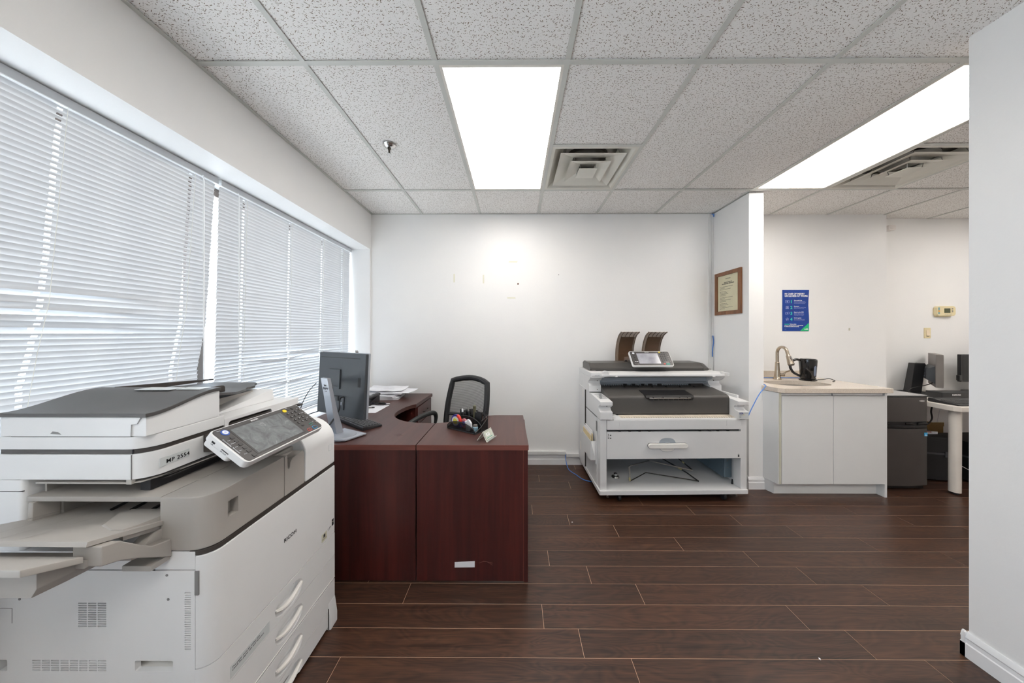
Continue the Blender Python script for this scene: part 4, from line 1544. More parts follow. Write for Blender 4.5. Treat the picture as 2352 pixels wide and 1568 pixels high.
# --- second monitor behind the first
m2 = thing('monitor', 'second monitor almost hidden behind the front one, only its top edge showing', 'monitor', (-1.44, 2.62, DT))
P2a, P2b = Vector((-1.305, 2.44, 0)), Vector((-1.42, 2.645, 0))
u2 = (P2b - P2a).normalized()
n2_ = Vector((-u2.y, u2.x, 0))


def mp2(u, n_, z):
    q = P2a + u2 * u + n2_ * n_
    return (q.x, q.y, z)


m = MB().prism(rrect(0, .232, .86, 1.237, .006, 3), -.010, .010, 'y')
m.xf(lambda x, y, z: mp2(x, y, z))
obj('back_shell', m, 'monitor_grey', m2, bevel=.004)
m = MB().box(.010, .222, 0, .001, .872, 1.226)
m.xf(lambda x, y, z: mp2(x, -y - .0102, z))
obj('screen', m, 'screen_black', m2, smooth=False)
c2 = Vector(mp2(.116, .0, 0))
obj('stand_column', MB().box(c2.x - .03, c2.x - .004, c2.y - .025, c2.y + .025, DT + .01, 1.02), 'monitor_grey', m2, bevel=.003)
obj('stand_foot', MB().lathe([(0, DT), (.055, DT), (.055, DT + .006), (.03, DT + .012), (0, DT + .012)], (c2.x - .01, c2.y), 24), 'monitor_grey', m2)

# --- keyboard
kb = thing('keyboard', 'black computer keyboard lying on the desk behind the front monitor stand', 'keyboard', (-1.08, 2.02, DT))
ka, kbv = Vector((-.965, 1.872, DT + .0004)), Vector((-1.305, 2.127, DT + .0004))
ku = (kbv - ka).normalized()
kn = Vector((-ku.y, ku.x, 0))
if kn.x < 0:
    kn = -kn
KL, KD = .425, .128


def kp(u, v, z):
    q = ka + ku * u + kn * v
    return (q.x, q.y, DT + z)


prof = [(0, .0), (KD, .0), (KD, .012), (.0, .022)]
m = MB().prism(prof, 0, KL, 'x')
m.xf(lambda x, y, z: kp(x, y, z))
obj('case', m, 'black_plastic', kb, bevel=.003)
for r in range(6):
    v0 = .010 + r * .0190
    zb = .022 - .010 * v0 / KD
    n_ = 15 if r < 5 else 9
    wk = (KL - .02) / 21
    u = .010
    for c_ in range(21):
        if r == 5 and 6 <= c_ <= 10:
            if c_ != 6:
                continue
            uw = wk * 5
        else:
            uw = wk
        if c_ in (15, 19) and r == 0:
            continue
        u0 = .010 + c_ * wk
        m = MB().add([kp(u0 + .0012, v0 + .001, zb), kp(u0 + uw - .0012, v0 + .001, zb), kp(u0 + uw - .0012, v0 + .017, zb), kp(u0 + .0012, v0 + .017, zb),
                      kp(u0 + .003, v0 + .0035, zb + .006), kp(u0 + uw - .003, v0 + .0035, zb + .006), kp(u0 + uw - .003, v0 + .0145, zb + .006), kp(u0 + .003, v0 + .0145, zb + .006)],
                     [(4, 5, 6, 7), (0, 1, 5, 4), (1, 2, 6, 5), (2, 3, 7, 6), (3, 0, 4, 7)])
        obj('key', m, 'key_cap', kb, smooth=False)

# --- loose cables behind the monitor, against the blinds
for lab, pts, r in (('thin dark cable arching up against the blind beside the monitor stand', [(-1.36, 2.02, 1.05), (-1.42, 2.03, .99), (-1.46, 2.02, .90), (-1.462, 1.98, .80), (-1.455, 1.95, DT + .004)], .0026),
                    ('upper black cable crossing behind the silver monitor stand', [(-1.30, 1.96, .875), (-1.36, 1.93, .855), (-1.41, 1.90, .82), (-1.455, 1.86, .79), (-1.462, 1.80, DT + .004)], .0034),
                    ('lower black cable running from behind the monitor stand towards the copier', [(-1.17, 1.93, .812), (-1.24, 1.88, .80), (-1.30, 1.83, DT + .006), (-1.36, 1.79, DT + .004), (-1.42, 1.72, DT + .004)], .0040)):
    tag(obj('cable', MB().tube(bez(pts, 8), r, 7), 'cable_black'), lab, 'cable')

# --- pile of papers at the back of the desk
rnd = random.Random(11)
base = Vector((-1.22, 2.86, DT))
specs = [  # centre x, y, width, depth, angle, thickness, curl, label
    (-1.27, 2.85, .34, .24, .12, .020, .000, 'grey folded bundle at the bottom of the paper pile on the corner desk'),
    (-1.28, 2.87, .33, .23, -.16, .014, .000, 'thick set of sheets second from the bottom of the paper pile'),
    (-1.33, 2.90, .30, .22, .30, .003, .003, 'sheet turned askew in the middle of the paper pile'),
    (-1.24, 2.91, .36, .22, -.10, .005, .002, 'white sheets just below the topmost drawings of the paper pile'),
    (-1.20, 2.92, .42, .20, -.16, .003, .006, 'long curling white drawing sheet high in the paper pile'),
    (-1.27, 2.94, .36, .21, .04, .002, .010, 'topmost white printed sheet of the paper pile, its back edge curling'),
]
z = DT
for cx_, cy_, w_, d_, an, th, curl, lab in specs:
    ca, sa = math.cos(an), math.sin(an)
    rows = []
    for i in range(7):
        r_ = []
        for j in range(9):
            u, v = -w_ / 2 + w_ * j / 8, -d_ / 2 + d_ * i / 6
            hgt = z + th / 2 + .0004 + curl * (max(0, i - 3) / 3) ** 2 + curl * .9 * (max(0, 3 - j) / 3) ** 2 + (curl * .25 if curl else 0) * (1 + math.sin(j * 1.7 + i))
            r_.append((cx_ + u * ca - v * sa, cy_ + u * sa + v * ca, hgt))
        rows.append(r_)
    p_ = obj('paper_sheets', MB().sheet(rows, th), 'paper_white' if th < .008 else 'paper_shade', None)
    tag(p_, lab, 'papers', 'paper pile on the corner desk')
    # faint printed plan lines
    pr = MB()
    for q in range(5):
        u0 = -w_ * .4 + rnd.random() * w_ * .3
        v0 = -d_ * .4 + q * d_ * .18
        u1 = u0 + w_ * (.2 + .3 * rnd.random())
        zz = z + th + .0012 + curl * .8
        P_ = lambda u, v: (cx_ + u * ca - v * sa, cy_ + u * sa + v * ca, zz)
        pr.add([P_(u0, v0), P_(u1, v0), P_(u1, v0 + .002), P_(u0, v0 + .002)], [(0, 1, 2, 3)])
    if th < .004:
        obj('printed_line', pr, 'print_grey', p_, smooth=False, kind='stuff')
    z += th + .0008 + curl * 1.3

# --- desk phone beside the pile
ph = thing('desk_phone', 'black desk telephone half hidden behind the monitor edge, next to the papers', 'telephone', (-1.33, 2.60, DT))
m = MB().prism([(2.52, DT), (2.70, DT), (2.70, DT + .055), (2.66, DT + .06), (2.52, DT + .025)], -1.42, -1.235, 'x')
obj('base', m, 'black_plastic', ph, bevel=.006)
m = MB().prism(rrect(-1.275, -1.235, DT + .05, DT + .078, .010, 4), 2.50, 2.715, 'y')
obj('handset', m, 'black_plastic', ph, bevel=.006)
for i in range(3):
    for j in range(4):
        x, y = -1.385 + i * .03, 2.55 + j * .028
        zz = DT + .025 + (y - 2.52) / .14 * .035
        obj('key', MB().box(x, x + .018, y, y + .016, zz, zz + .005), 'key_grey', ph, bevel=.001)
rnd = random.Random(4)
pts = []
for k in range(70):
    a = k * .9
    s_ = k / 69
    pts.append((-1.20 + .085 * s_ + .013 * math.cos(a), 2.52 + .03 * math.sin(3 * s_) + .013 * math.sin(a), DT + .014 + .006 * math.sin(a * .5) + .004))
cc_ = obj('coiled_cord', MB().tube(bez(pts, 2), .0028, 5), 'cable_black')
tag(cc_, 'tangle of coiled black telephone cord on the desk in front of the papers', 'cord')

# --- single sheet with pens
sh = MB().add([(-1.27, 2.56, DT + .0003), (-1.083, 2.545, DT + .0003), (-1.087, 2.300, DT + .0003), (-1.165, 2.297, DT + .0003), (-1.29, 2.33, DT + .0003),
               (-1.27, 2.56, DT + .0012), (-1.083, 2.545, DT + .0012), (-1.087, 2.300, DT + .0012), (-1.165, 2.297, DT + .0012), (-1.29, 2.33, DT + .0012)],
              [(4, 3, 2, 1, 0), (5, 6, 7, 8, 9)] + [(i, (i + 1) % 5, 5 + (i + 1) % 5, 5 + i) for i in range(5)])
tag(obj('paper_sheet', sh, 'paper_white', None, smooth=False), 'single white sheet lying alone on the corner desk in front of the phone cord', 'paper')


def pen(label, a, b, body, tip):
    a, b = Vector(a), Vector(b)
    d = (b - a)
    t_ = thing('pen', label, 'pen', a)
    obj('barrel', MB().tube([a, a + d * .78], .0042, 10), body, t_)
    obj('cap', MB().tube([a + d * .785, a + d * .96, b], [.0048, .0048, .003], 10), tip, t_)
    return t_


pen('blue pen with a white end lying beside the single sheet', (-1.235, 2.585, DT + .0055), (-1.09, 2.572, DT + .0055), 'pen_blue', 'pen_white')
pen('short grey pen lying on the single white sheet', (-1.25, 2.425, DT + .0062), (-1.165, 2.45, DT + .0062), 'monitor_grey', 'print_black')

# --- black mesh desk organiser
OX = Vector((-.442, 1.935, DT))
ou = (Vector((-.242, 1.806, DT)) - OX).normalized()        # along the front
ov = Vector((-ou.y, ou.x, 0))                               # to the back
OL, OD = .238, .120


def op(u, v, z):
    q = OX + ou * u + ov * v
    return (q.x, q.y, DT + z)


og = thing('desk_organizer', 'black wire mesh desk organizer full of office supplies on the return desk', 'organizer', tuple(OX))
m = MB().box(0, OL, 0, OD, 0.0005, .004)
m.xf(op)
obj('base', m, 'black_plastic', og, bevel=.001)


def wire(pts, r=.0022, nm='wire_frame'):
    obj(nm, MB().tube([op(*p) for p in pts], r, 6), 'black_plastic', og)


front_arc = [(u, 0, .012 + .040 * math.sin(PI * min(1, (u / OL) * 1.0)) ** .55 + .012 * (1 - u / OL)) for u in [OL * q / 14 for q in range(15)]]
back_arc = [(u, OD, .060 + .055 * math.sin(PI * (u / OL)) ** .6) for u in [OL * q / 14 for q in range(15)]]
midv = OD * .48
mid_arc = [(u, midv, .035 + .050 * math.sin(PI * (u / OL)) ** .6) for u in [OL * q / 14 for q in range(15)]]
for a, nm in ((front_arc, 'front_wall'), (mid_arc, 'divider'), (back_arc, 'back_wall')):
    wire([(a[0][0], a[0][1], .004)] + a + [(a[-1][0], a[-1][1], .004)])
    w_ = MB()
    w_.grid([[op(p[0], p[1], .004) for p in a], [op(*p) for p in a]])
    obj(nm, w_, 'wire_mesh', og, smooth=False)
for u in (0, OL):
    prof = [(u, 0, .012), (u, midv, .035), (u, OD, .060 if u == 0 else .075)]
    wire(prof)
    w_ = MB().grid([[op(p[0], p[1], .004) for p in prof], [op(*p) for p in prof]])
    obj('side_wall', w_, 'wire_mesh', og, smooth=False)
wire([(OL, OD, .003), (OL, OD, .092)], .0026)
wire([(OL * .55, OD, .112), (OL * .75, OD, .110), (OL, OD, .092), (OL, midv, .07)], .0024)
wire([(0, 0, .003), (OL, 0, .003), (OL, OD, .003), (0, OD, .003), (0, 0, .003)], .0026)
# tape dispenser: snail-shaped holder with coloured roll
td = thing('tape_dispenser', 'blue and red tape dispenser with a yellow core inside the desk organizer', 'tape dispenser', op(.045, .03, 0))
circ = lambda r, c_, n=24, a0=0, a1=2 * PI: [(c_[0] + r * math.cos(a0 + (a1 - a0) * k / n), c_[1] + r * math.sin(a0 + (a1 - a0) * k / n)) for k in range(n + 1)]
m = MB().prism(circ(.040, (.052, .052), 24, PI * .40, PI * 1.55) + [(.075, .008), (.095, .010), (.098, .018), (.070, .040)], .022, .036, 'y')
m.xf(lambda x, y, z: op(x, y, z))
obj('holder', m, 'tape_blue', td, bevel=.002)
m = MB().prism(circ(.0405, (.052, .053), 14, -.15, PI * .42) + [(.052, .053)], .021, .037, 'y')
m.xf(lambda x, y, z: op(x, y, z))
obj('cover', m, 'tape_red', td, bevel=.002)
m = MB().lathe([(0, .018), (.019, .018), (.019, .040), (0, .040)], (.050, .050), 18, 0, 'y')
m.xf(lambda x, y, z: op(x, y, z))
obj('core', m, 'tape_core', td)
m = MB().lathe([(.020, .0195), (.030, .0195), (.030, .0385), (.020, .0385)], (.050, .050), 18, 0, 'y')
m.xf(lambda x, y, z: op(x, y, z))
obj('roll', m, 'pen_white', td)
t2 = thing('tape_dispenser', 'pink and violet tape roll behind the blue one in the desk organizer', 'tape dispenser', op(.105, .045, 0))
m = MB().prism(circ(.030, (.105, .038), 20), .040, .052, 'y')
m.xf(op)
obj('holder', m, 'tape_pink', t2, bevel=.002)
m = MB().lathe([(0, .038), (.014, .038), (.014, .054), (0, .054)], (.105, .038), 16, 0, 'y')
m.xf(op)
obj('core', m, 'tape_blue', t2)


def standing(name, label, cat, u, v, h, lean, r, mat, tipm, top=None):
    t_ = thing(name, label, cat, op(u, v, .004))
    a = Vector(op(u, v, .006))
    b = Vector(op(u + lean[0], v + lean[1], h))
    obj('barrel', MB().tube([a, a.lerp(b, .8)], r, 10), mat, t_)
    obj('cap', MB().tube([a.lerp(b, .805), a.lerp(b, .96), b], [r * 1.12, r * 1.12, r * .6], 10), tipm, t_)
    return t_


standing('marker', 'thick olive green marker standing highest in the desk organizer', 'marker', .150, .095, .150, (-.004, .004), .0095, 'amber_olive', 'amber_olive')
standing('pen', 'black pen in the back compartment, beside the olive marker on its left', 'pen', .120, .092, .128, (-.03, .006), .005, 'black_plastic', 'key_grey')
standing('pen', 'black pen at the left of the back compartment of the organizer', 'pen', .060, .095, .112, (-.022, .004), .005, 'black_plastic', 'pen_white')
standing('pen', 'dark pen leaning left at the end of the organizer', 'pen', .030, .092, .108, (-.006, .006), .005, 'black_plastic', 'cable_black')
standing('pen', 'black pen leaning out to the right over the organizer rim', 'pen', .205, .095, .130, (.035, .006), .0045, 'black_plastic', 'cable_black')
st_ = thing('stapler', 'black stapler standing on end in the right back of the organizer', 'stapler', op(.195, .09, .004))
m = MB().prism(rrect(.175, .212, .006, .120, .012, 4), .080, .096, 'y')
m.xf(lambda x, y, z: op(x + .10 * (z - .06) * .6, y, z))
obj('arm', m, 'black_plastic', st_, bevel=.003)
m = MB().prism(rrect(.160, .172, .006, .112, .005, 3), .080, .096, 'y')
m.xf(lambda x, y, z: op(x + .10 * (z - .06) * .6, y, z))
obj('base', m, 'black_plastic', st_, bevel=.002)
wh = thing('correction_roller', 'white correction tape roller standing in the front of the organizer', 'correction tape', op(.160, .026, .004))
m = MB().prism([(.140, .004), (.172, .004), (.186, .030), (.182, .056), (.165, .074), (.150, .076), (.146, .062), (.134, .064), (.128, .056), (.140, .046)], .020, .034, 'y')
m.xf(op)
obj('shell', m, 'pen_white', wh, bevel=.003)
jr = thing('glue_jar', 'small grey blue jar at the right end of the organizer front', 'jar', op(.212, .03, .004))
m = MB().lathe([(0, .005), (.016, .005), (.017, .010), (.017, .036), (.012, .040), (0, .040)], (.212, .030), 16)
m.xf(op)
obj('body', m, 'glass_jar', jr)
m = MB().lathe([(0, .040), (.013, .040), (.013, .050), (0, .050)], (.212, .030), 16)
m.xf(op)
obj('cap', m, 'monitor_grey', jr)

# --- acrylic business card holder
ch = thing('card_holder', 'tiny clear acrylic card stand on the return desk in front of the organizer', 'card holder', (-.16, 1.73, DT))
hu = (Vector((-.120, 1.775, 0)) - Vector((-.161, 1.686, 0))).normalized()
hv = Vector((hu.y, -hu.x, 0))
ho = Vector((-.163, 1.684, DT))


def hp(u, v, z):
    q = ho + hu * u + hv * v
    return (q.x, q.y, DT + z)


# folded sheet: front lip, sloping face, ridge, back leg
path = [(.012, .012), (.008, .003), (.001, .002), (-.026, .052), (-.062, .0015)]
rows = [[hp(0, v, z) for v, z in path], [hp(.048, v, z) for v, z in path], [hp(.096, v, z) for v, z in path]]
obj('sheet', MB().sheet(rows, .0022), 'acrylic', ch, smooth=False)
for u in (0, .096):
    obj('edge', MB().tube([hp(u, v, z) for v, z in path], .0013, 6), 'acrylic_edge', ch)
obj('edge', MB().tube([hp(0, -.026, .053), hp(.096, -.026, .053)], .0016, 6), 'acrylic_edge', ch)
cq = [hp(.006, -.001, .0065), hp(.090, -.001, .0065), hp(.090, -.0225, .0475), hp(.006, -.0225, .0475)]
cd = obj('business_card', MB().add([tuple(Vector(p) + Vector((0, 0, .0026))) for p in cq] + [tuple(Vector(p) + Vector((0, 0, .0034))) for p in cq], [(3, 2, 1, 0), (4, 5, 6, 7), (0, 1, 5, 4), (1, 2, 6, 5), (2, 3, 7, 6), (3, 0, 4, 7)]), 'paper_card', None, smooth=False)
tag(cd, 'pale business card printed with two white letters, inside the acrylic stand', 'card')
up_ = (Vector(cq[3]) - Vector(cq[0])).normalized()
rt_ = (Vector(cq[1]) - Vector(cq[0])).normalized()
nn = rt_.cross(up_)
text('card_print', 'R.U', tuple(Vector(cq[0]) + rt_ * .014 + up_ * .018 + Vector((0, 0, .0042)) + nn * .0004), rt_, up_, .024, 'print_white', cd, bold=.0016)
obj('card_band', MB().add([tuple(Vector(cq[0]) + rt_ * a + up_ * b + Vector((0, 0, .0040)) + nn * .0002) for a, b in ((.01, .006), (.075, .006), (.075, .009), (.01, .009))], [(0, 1, 2, 3)]), 'key_green', cd, smooth=False)

# ================================================================== OFFICE CHAIR
# frame of the chair: f forward, r to its left
chx = thing('office_chair', 'black office chair with a mesh backrest pushed into the corner of the desk', 'chair', (-.53, 2.40, 0.0))
CF = Vector((-.50, -.866, 0)).normalized()
CR = Vector((-CF.y, CF.x, 0))          # left hand side when seated
CC = Vector((-.55, 2.40, 0))


def cp(f, r, z):
    q = CC + CF * f + CR * r
    return (q.x, q.y, z)


def back_pt(s, zz):
    """point on the backrest: s across -1..1, zz height 0..1, curved and reclined"""
    hw = .205 + .015 * math.sin(PI * zz) - .012 * zz
    z = .555 + .400 * zz
    top = .030 * (1 - s * s) * max(0, zz - .5) * 2
    f = -.20 - .085 * zz - .045 * (1 - s * s)
    return cp(f, s * hw, z + top)


# frame: closed tube around the edge, wider at the sides
ring = [back_pt(-1, q / 10) for q in range(11)] + [back_pt(-1 + 2 * q / 12, 1) for q in range(1, 13)] + [back_pt(1, 1 - q / 10) for q in range(1, 11)] + [back_pt(1 - 2 * q / 12, 0) for q in range(1, 12)]
obj('back_frame', MB().tube(ring, .025, 10, closed=True), 'chair_black', chx)
rows = [[back_pt(-1 + 2 * j / 12, i / 12) for j in range(13)] for i in range(13)]
obj('back_mesh', MB().grid(rows), 'chair_mesh', chx)
obj('back_rib', MB().tube([back_pt(s, .26) for s in [-1 + 2 * j / 10 for j in range(11)]], .014, 8), 'chair_black', chx)
obj('back_spine', MB().tube(bez([cp(-.27, 0, .70), cp(-.285, 0, .58), cp(-.22, 0, .47), cp(-.05, 0, .435)], 5), .024, 10), 'chair_black', chx)
st = []
for z, k in ((.445, .92), (.455, 1.0), (.49, 1.0), (.505, .95)):
    st.append([cp(f * k, r * k, z) for f, r in [(p[0], p[1]) for p in rrect(-.21, .27, -.235, .235, .09, 5)]])
obj('seat', MB().loft(st), 'seat_fabric', chx, bevel=.006)
obj('seat_pan', MB().loft([[cp(f, r, z) for f, r in rrect(-.18, .2, -.19, .19, .06, 4)] for z in (.425, .444)]), 'black_plastic', chx)
for sd in (1, -1):
    pts = bez([cp(-.06, sd * .225, .440), cp(-.075, sd * .25, .45), cp(-.115, sd * .258, .56), cp(-.13, sd * .256, .650), cp(-.085, sd * .254, .690), cp(.05, sd * .252, .688), cp(.16, sd * .25, .665), cp(.195, sd * .25, .645), cp(.16, sd * .25, .628)], 5)
    rs = [.014 + .006 * max(0, min(1, (p.z - .6) / .08)) for p in pts]
    obj('armrest', MB().tube(pts, rs, 10), 'chair_arm', chx)
obj('gas_lift', MB().lathe([(0, .08), (.028, .08), (.028, .25), (.018, .25), (.018, .43), (0, .43)], (CC.x, CC.y), 16), 'black_plastic', chx)
for k in range(5):
    a = 2 * PI * k / 5 + .3
    d = Vector((math.cos(a), math.sin(a), 0))
    tip = CC + d * .28
    leg = obj('leg', MB().tube([CC + Vector((0, 0, .10)), CC + d * .15 + Vector((0, 0, .092)), tip + Vector((0, 0, .072))], [.026, .021, .016], 8), 'black_plastic', chx)
    w_ = MB()
    n_ = Vector((-d.y, d.x, 0))
    for sgn in (-1, 1):
        c0 = tip + n_ * (sgn * .012) + Vector((0, 0, .028))
        rr = []
        for off in (-.007, .007):
            rr.append([tuple(c0 + n_ * off + (d * math.cos(t_) + Vector((0, 0, 1)) * math.sin(t_)) * .0275) for t_ in [2 * PI * q / 14 for q in range(14)]])
        w_.loft(rr)
    w_.tube([tip + Vector((0, 0, .028)), tip + Vector((0, 0, .075))], .007, 8)
    obj('caster', w_, 'rubber_black', leg)

# ================================================================== WIDE FORMAT PRINTER
# own frame: x across the front, y into the depth, z up; turned a little
PRO = Vector((.690, 2.420, 0))
plo = thing('wide_printer', 'tall white wide format printer with black cover and two smoke brown paper guides', 'printer', PRO, math.radians(1.2))


def po(name, mb, mat, parent=None, **kw):
    return obj(name, mb, mat, parent or plo, local=True, **kw)


PWD = 1.235
# --- trolley base
po('base_plate', MB().prism(rrect(0, PWD, 0, .70, .012, 4), .066, .100), 'plotter_white', bevel=.003)
po('base_lip', MB().box(.02, .045, .012, .69, .100, .108), 'plotter_white', smooth=False)
po('left_leg', MB().box(.010, .064, .018, .10, .1005, .676), 'plotter_white', bevel=.003)
po('right_leg', MB().box(1.180, 1.232, .018, .10, .1005, .676), 'plotter_white', bevel=.003)
po('left_panel', MB().box(.006, .020, .1005, .45, .1005, .676), 'plotter_white', bevel=.002)
po('rear_panel_left', MB().box(-.004, .016, .4525, .70, .1005, .86), 'plotter_white', bevel=.002)
po('right_panel', MB().box(1.214, 1.230, .1005, .70, .1005, .86), 'plotter_white', bevel=.002)
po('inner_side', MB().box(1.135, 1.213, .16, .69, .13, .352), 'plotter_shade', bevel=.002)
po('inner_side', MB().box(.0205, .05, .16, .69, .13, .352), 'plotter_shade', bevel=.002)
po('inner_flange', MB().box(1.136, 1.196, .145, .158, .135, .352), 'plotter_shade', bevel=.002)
for zz in (.22, .28):
    po('rivet', MB().lathe([(0, .1425), (.004, .1435), (.005, .1455)], (1.165, zz), 10, 0, 'y'), 'steel')
po('inner_foot', MB().tube([(1.172, .10, .1005), (1.172, .10, .14)], [.008, .005], 8), 'rubber_black')
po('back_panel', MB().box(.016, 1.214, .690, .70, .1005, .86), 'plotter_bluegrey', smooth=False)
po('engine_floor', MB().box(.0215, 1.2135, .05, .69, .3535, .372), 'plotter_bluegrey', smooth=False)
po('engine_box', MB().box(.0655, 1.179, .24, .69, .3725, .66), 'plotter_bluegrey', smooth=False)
for x0, x1 in ((.24, .44), (.60, .82)):
    po('roll_holder', MB().box(x0, x1, .25, .45, .3335, .353), 'plotter_black', bevel=.004)
for x in (.155, 1.035):
    m = MB()
    rr = []
    for off in (-.011, .011):
        rr.append([(x + off + .02, .045 + .0275 * math.cos(a), .0275 + .0275 * math.sin(a)) for a in [2 * PI * q / 20 for q in range(20)]])
    m.loft(rr)
    cs = po('caster', m, 'rubber_black', bevel=.003)
    po('caster_fork', MB().prism([(.02, .066), (.075, .066), (.06, .03), (.045, .025)], x + .002, x + .006, 'x').prism([(.02, .066), (.075, .066), (.06, .03), (.045, .025)], x + .034, x + .038, 'x'), 'plotter_black', cs)
    m = MB()
    rr = []
    for off in (-.011, .011):
        rr.append([(x + off + .02, .62 + .0275 * math.cos(a), .0275 + .0275 * math.sin(a)) for a in [2 * PI * q / 20 for q in range(20)]])
    m.loft(rr)
    po('caster', m, 'rubber_black', bevel=.003)
for x in (.075, 1.150):
    po('levelling_bolt', MB().lathe([(0, .036), (.011, .036), (.011, .042), (.004, .044), (.004, .066), (0, .066)], (x, .03), 12), 'steel')

# --- roll drawer
dr = po('roll_drawer', MB().box(.0655, 1.1785, .014, .20, .3555, .578), 'plotter_white', bevel=.003)
po('drawer_shadow_gap', MB().box(.066, 1.178, .035, .20, .5785, .5965), 'print_black', smooth=False)
for x in (.165, .248, .330, .412, .835, .918, .985, 1.070):
    po('rail_tooth', MB().prism([(x, .5785), (x + .020, .5785), (x + .012, .588), (x, .588)], .020, .034, 'y'), 'print_black', smooth=False)
# bar handle with scooped pocket above and below
pk = []
sh = [(.565 + .072 * math.copysign(abs(math.cos(a)) ** .75, math.cos(a)), .470 + .058 * math.copysign(abs(math.sin(a)) ** .9, math.sin(a))) for a in [2 * PI * q / 24 for q in range(24)]]
po('handle_pocket', MB().loft([[(x, .0135, z) for x, z in sh], [(.565 + (x - .565) * .90, .0128, .47 + (z - .47) * .88) for x, z in sh]]), 'plotter_bluegrey', dr)
sh2 = [(.565 + (x - .565) * .88, .452 + (z - .47) * .62) for x, z in sh]
po('handle_pocket', MB().loft([[(x, .0128, z) for x, z in sh2], [(x, .0118, z) for x, z in sh2]]), 'handle_light', dr)
po('handle_outline', MB().prism(rrect(.400, .728, .4455, .487, .020, 6), .011, .0132, 'y'), 'seam_dark', dr, smooth=False)
po('handle', MB().prism(rrect(.402, .726, .4475, .485, .0185, 6), -.008, .0125, 'y'), 'handle_light', dr, bevel=.005, seg=3)
text('tray_number', '1\n2', plo_p := tuple(W[plo] @ Vector((.0715, .0132, .5475))), W[plo].to_3x3() @ Vector((1, 0, 0)), (0, 0, 1), .024, 'print_black', dr, bold=.0006, line=1.0)
for z in (.5485, .5245):
    m = MB()
    for q in range(3):
        m.box(.0885 + q * .0045, .0915 + q * .0045, .0128, .0134, z, z + .008)
    m.box(.0885, .1005, .0128, .0134, z - .002, z)
    po('roll_symbol', m, 'print_black', dr, smooth=False)
m = MB().box(1.153, 1.166, .0132, .0136, .3685, .3835).box(1.157, 1.162, .0132, .0136, .388, .392).box(1.152, 1.167, .0132, .0136, .3865, .3875)
po('safety_symbol', m, 'print_black', dr, smooth=False)

# --- fixed front rail and the manual feed table with its scale
po('front_rail', MB().box(.0655, 1.179, .008, .12, .597, .674), 'plotter_white', bevel=.003)
po('rail_block', MB().box(.165, .250, .006, .009, .628, .676).box(1.055, 1.140, .006, .009, .628, .676), 'plotter_white', bevel=.0008, kind=None)
po('feed_table', MB().prism([(.010, .674), (.010, .682), (.20, .705), (.20, .674)], .12, 1.17, 'x'), 'plotter_white', bevel=.002)
po('feed_scale', MB().add([(.19, .035, .6862), (1.15, .035, .6862), (1.15, .11, .6953), (.19, .11, .6953), (.19, .035, .6872), (1.15, .035, .6872), (1.15, .11, .6963), (.19, .11, .6963)], [(4, 5, 6, 7), (0, 1, 5, 4), (1, 2, 6, 5), (3, 7, 6, 2), (0, 4, 7, 3)]), 'ruler_cream', smooth=False)
m = MB()
for q in range(46):
    x = .20 + q * .0205
    m.box(x, x + .0018, .036, .06 if q % 5 else .085, .6873, .690)
po('scale_marks', m, 'vent_grey', smooth=False, kind='stuff')
po('paper_guide', MB().prism([(.12, .680), (.20, .680), (.155, .705), (.135, .705)], .06, .09, 'y'), 'plotter_white', bevel=.002)

# --- side cheeks: sloping towards the front with a hand hollow
def cheek(name, x0, x1, xi):
    prof = [(.000, .683), (.000, .745)]
    prof += [(.0 + .050 * math.sin(a), .745 + .052 * (1 - math.cos(a)) * .5) for a in [PI * q / 8 for q in range(1, 8)]]
    prof += [(.0, .797), (.0, .828), (.06, .833), (.17, .838), (.30, .842), (.41, .846), (.46, .846), (.46, .683)]
    return po(name, MB().prism(prof, x0, x1, 'x'), 'plotter_white', bevel=.003)


cheek('left_cheek', .006, .108, 1)
cheek('right_cheek', 1.148, 1.234, 0)
po('hollow_latch', MB().box(.072, .107, .020, .040, .782, .796), 'plotter_white', bevel=.002)
po('hollow_latch', MB().box(1.150, 1.172, .020, .040, .782, .796), 'plotter_white', bevel=.002)
po('latch_hole', MB().box(.066, .072, .030, .034, .784, .794), 'print_black', smooth=False)
m = MB()
rnd = random.Random(8)
for q in range(5):
    y = .09 + q * .038
    m.box(.030, .095, y, y + .004, .8337 + y * .03, .8345 + y * .03)
    m.box(.032 + .01 * q, .055 + .01 * q, y + .012, y + .026, .8337 + y * .03, .8345 + y * .03)
po('instruction_print', m, 'print_grey', smooth=False, kind='stuff')
po('dealer_label', MB().box(1.150, 1.232, -.0006, .0004, .690, .742), 'label_film', smooth=False)
text('label_name', 'DDL', tuple(W[plo] @ Vector((1.155, -.0010, .7245))), W[plo].to_3x3() @ Vector((1, 0, 0)), (0, 0, 1), .018, 'print_navy', plo, bold=.0009)
m = MB()
for z, x0, x1 in ((.731, 1.186, 1.228), (.716, 1.156, 1.180), (.706, 1.156, 1.170), (.698, 1.156, 1.168)):
    m.box(x0, x1, -.0012, -.0006, z, z + .002)
po('label_print', m, 'print_grey', smooth=False, kind='stuff')
po('label_patch', MB().box(1.182, 1.200, -.0011, -.0006, .712, .728), 'label_cream', smooth=False)

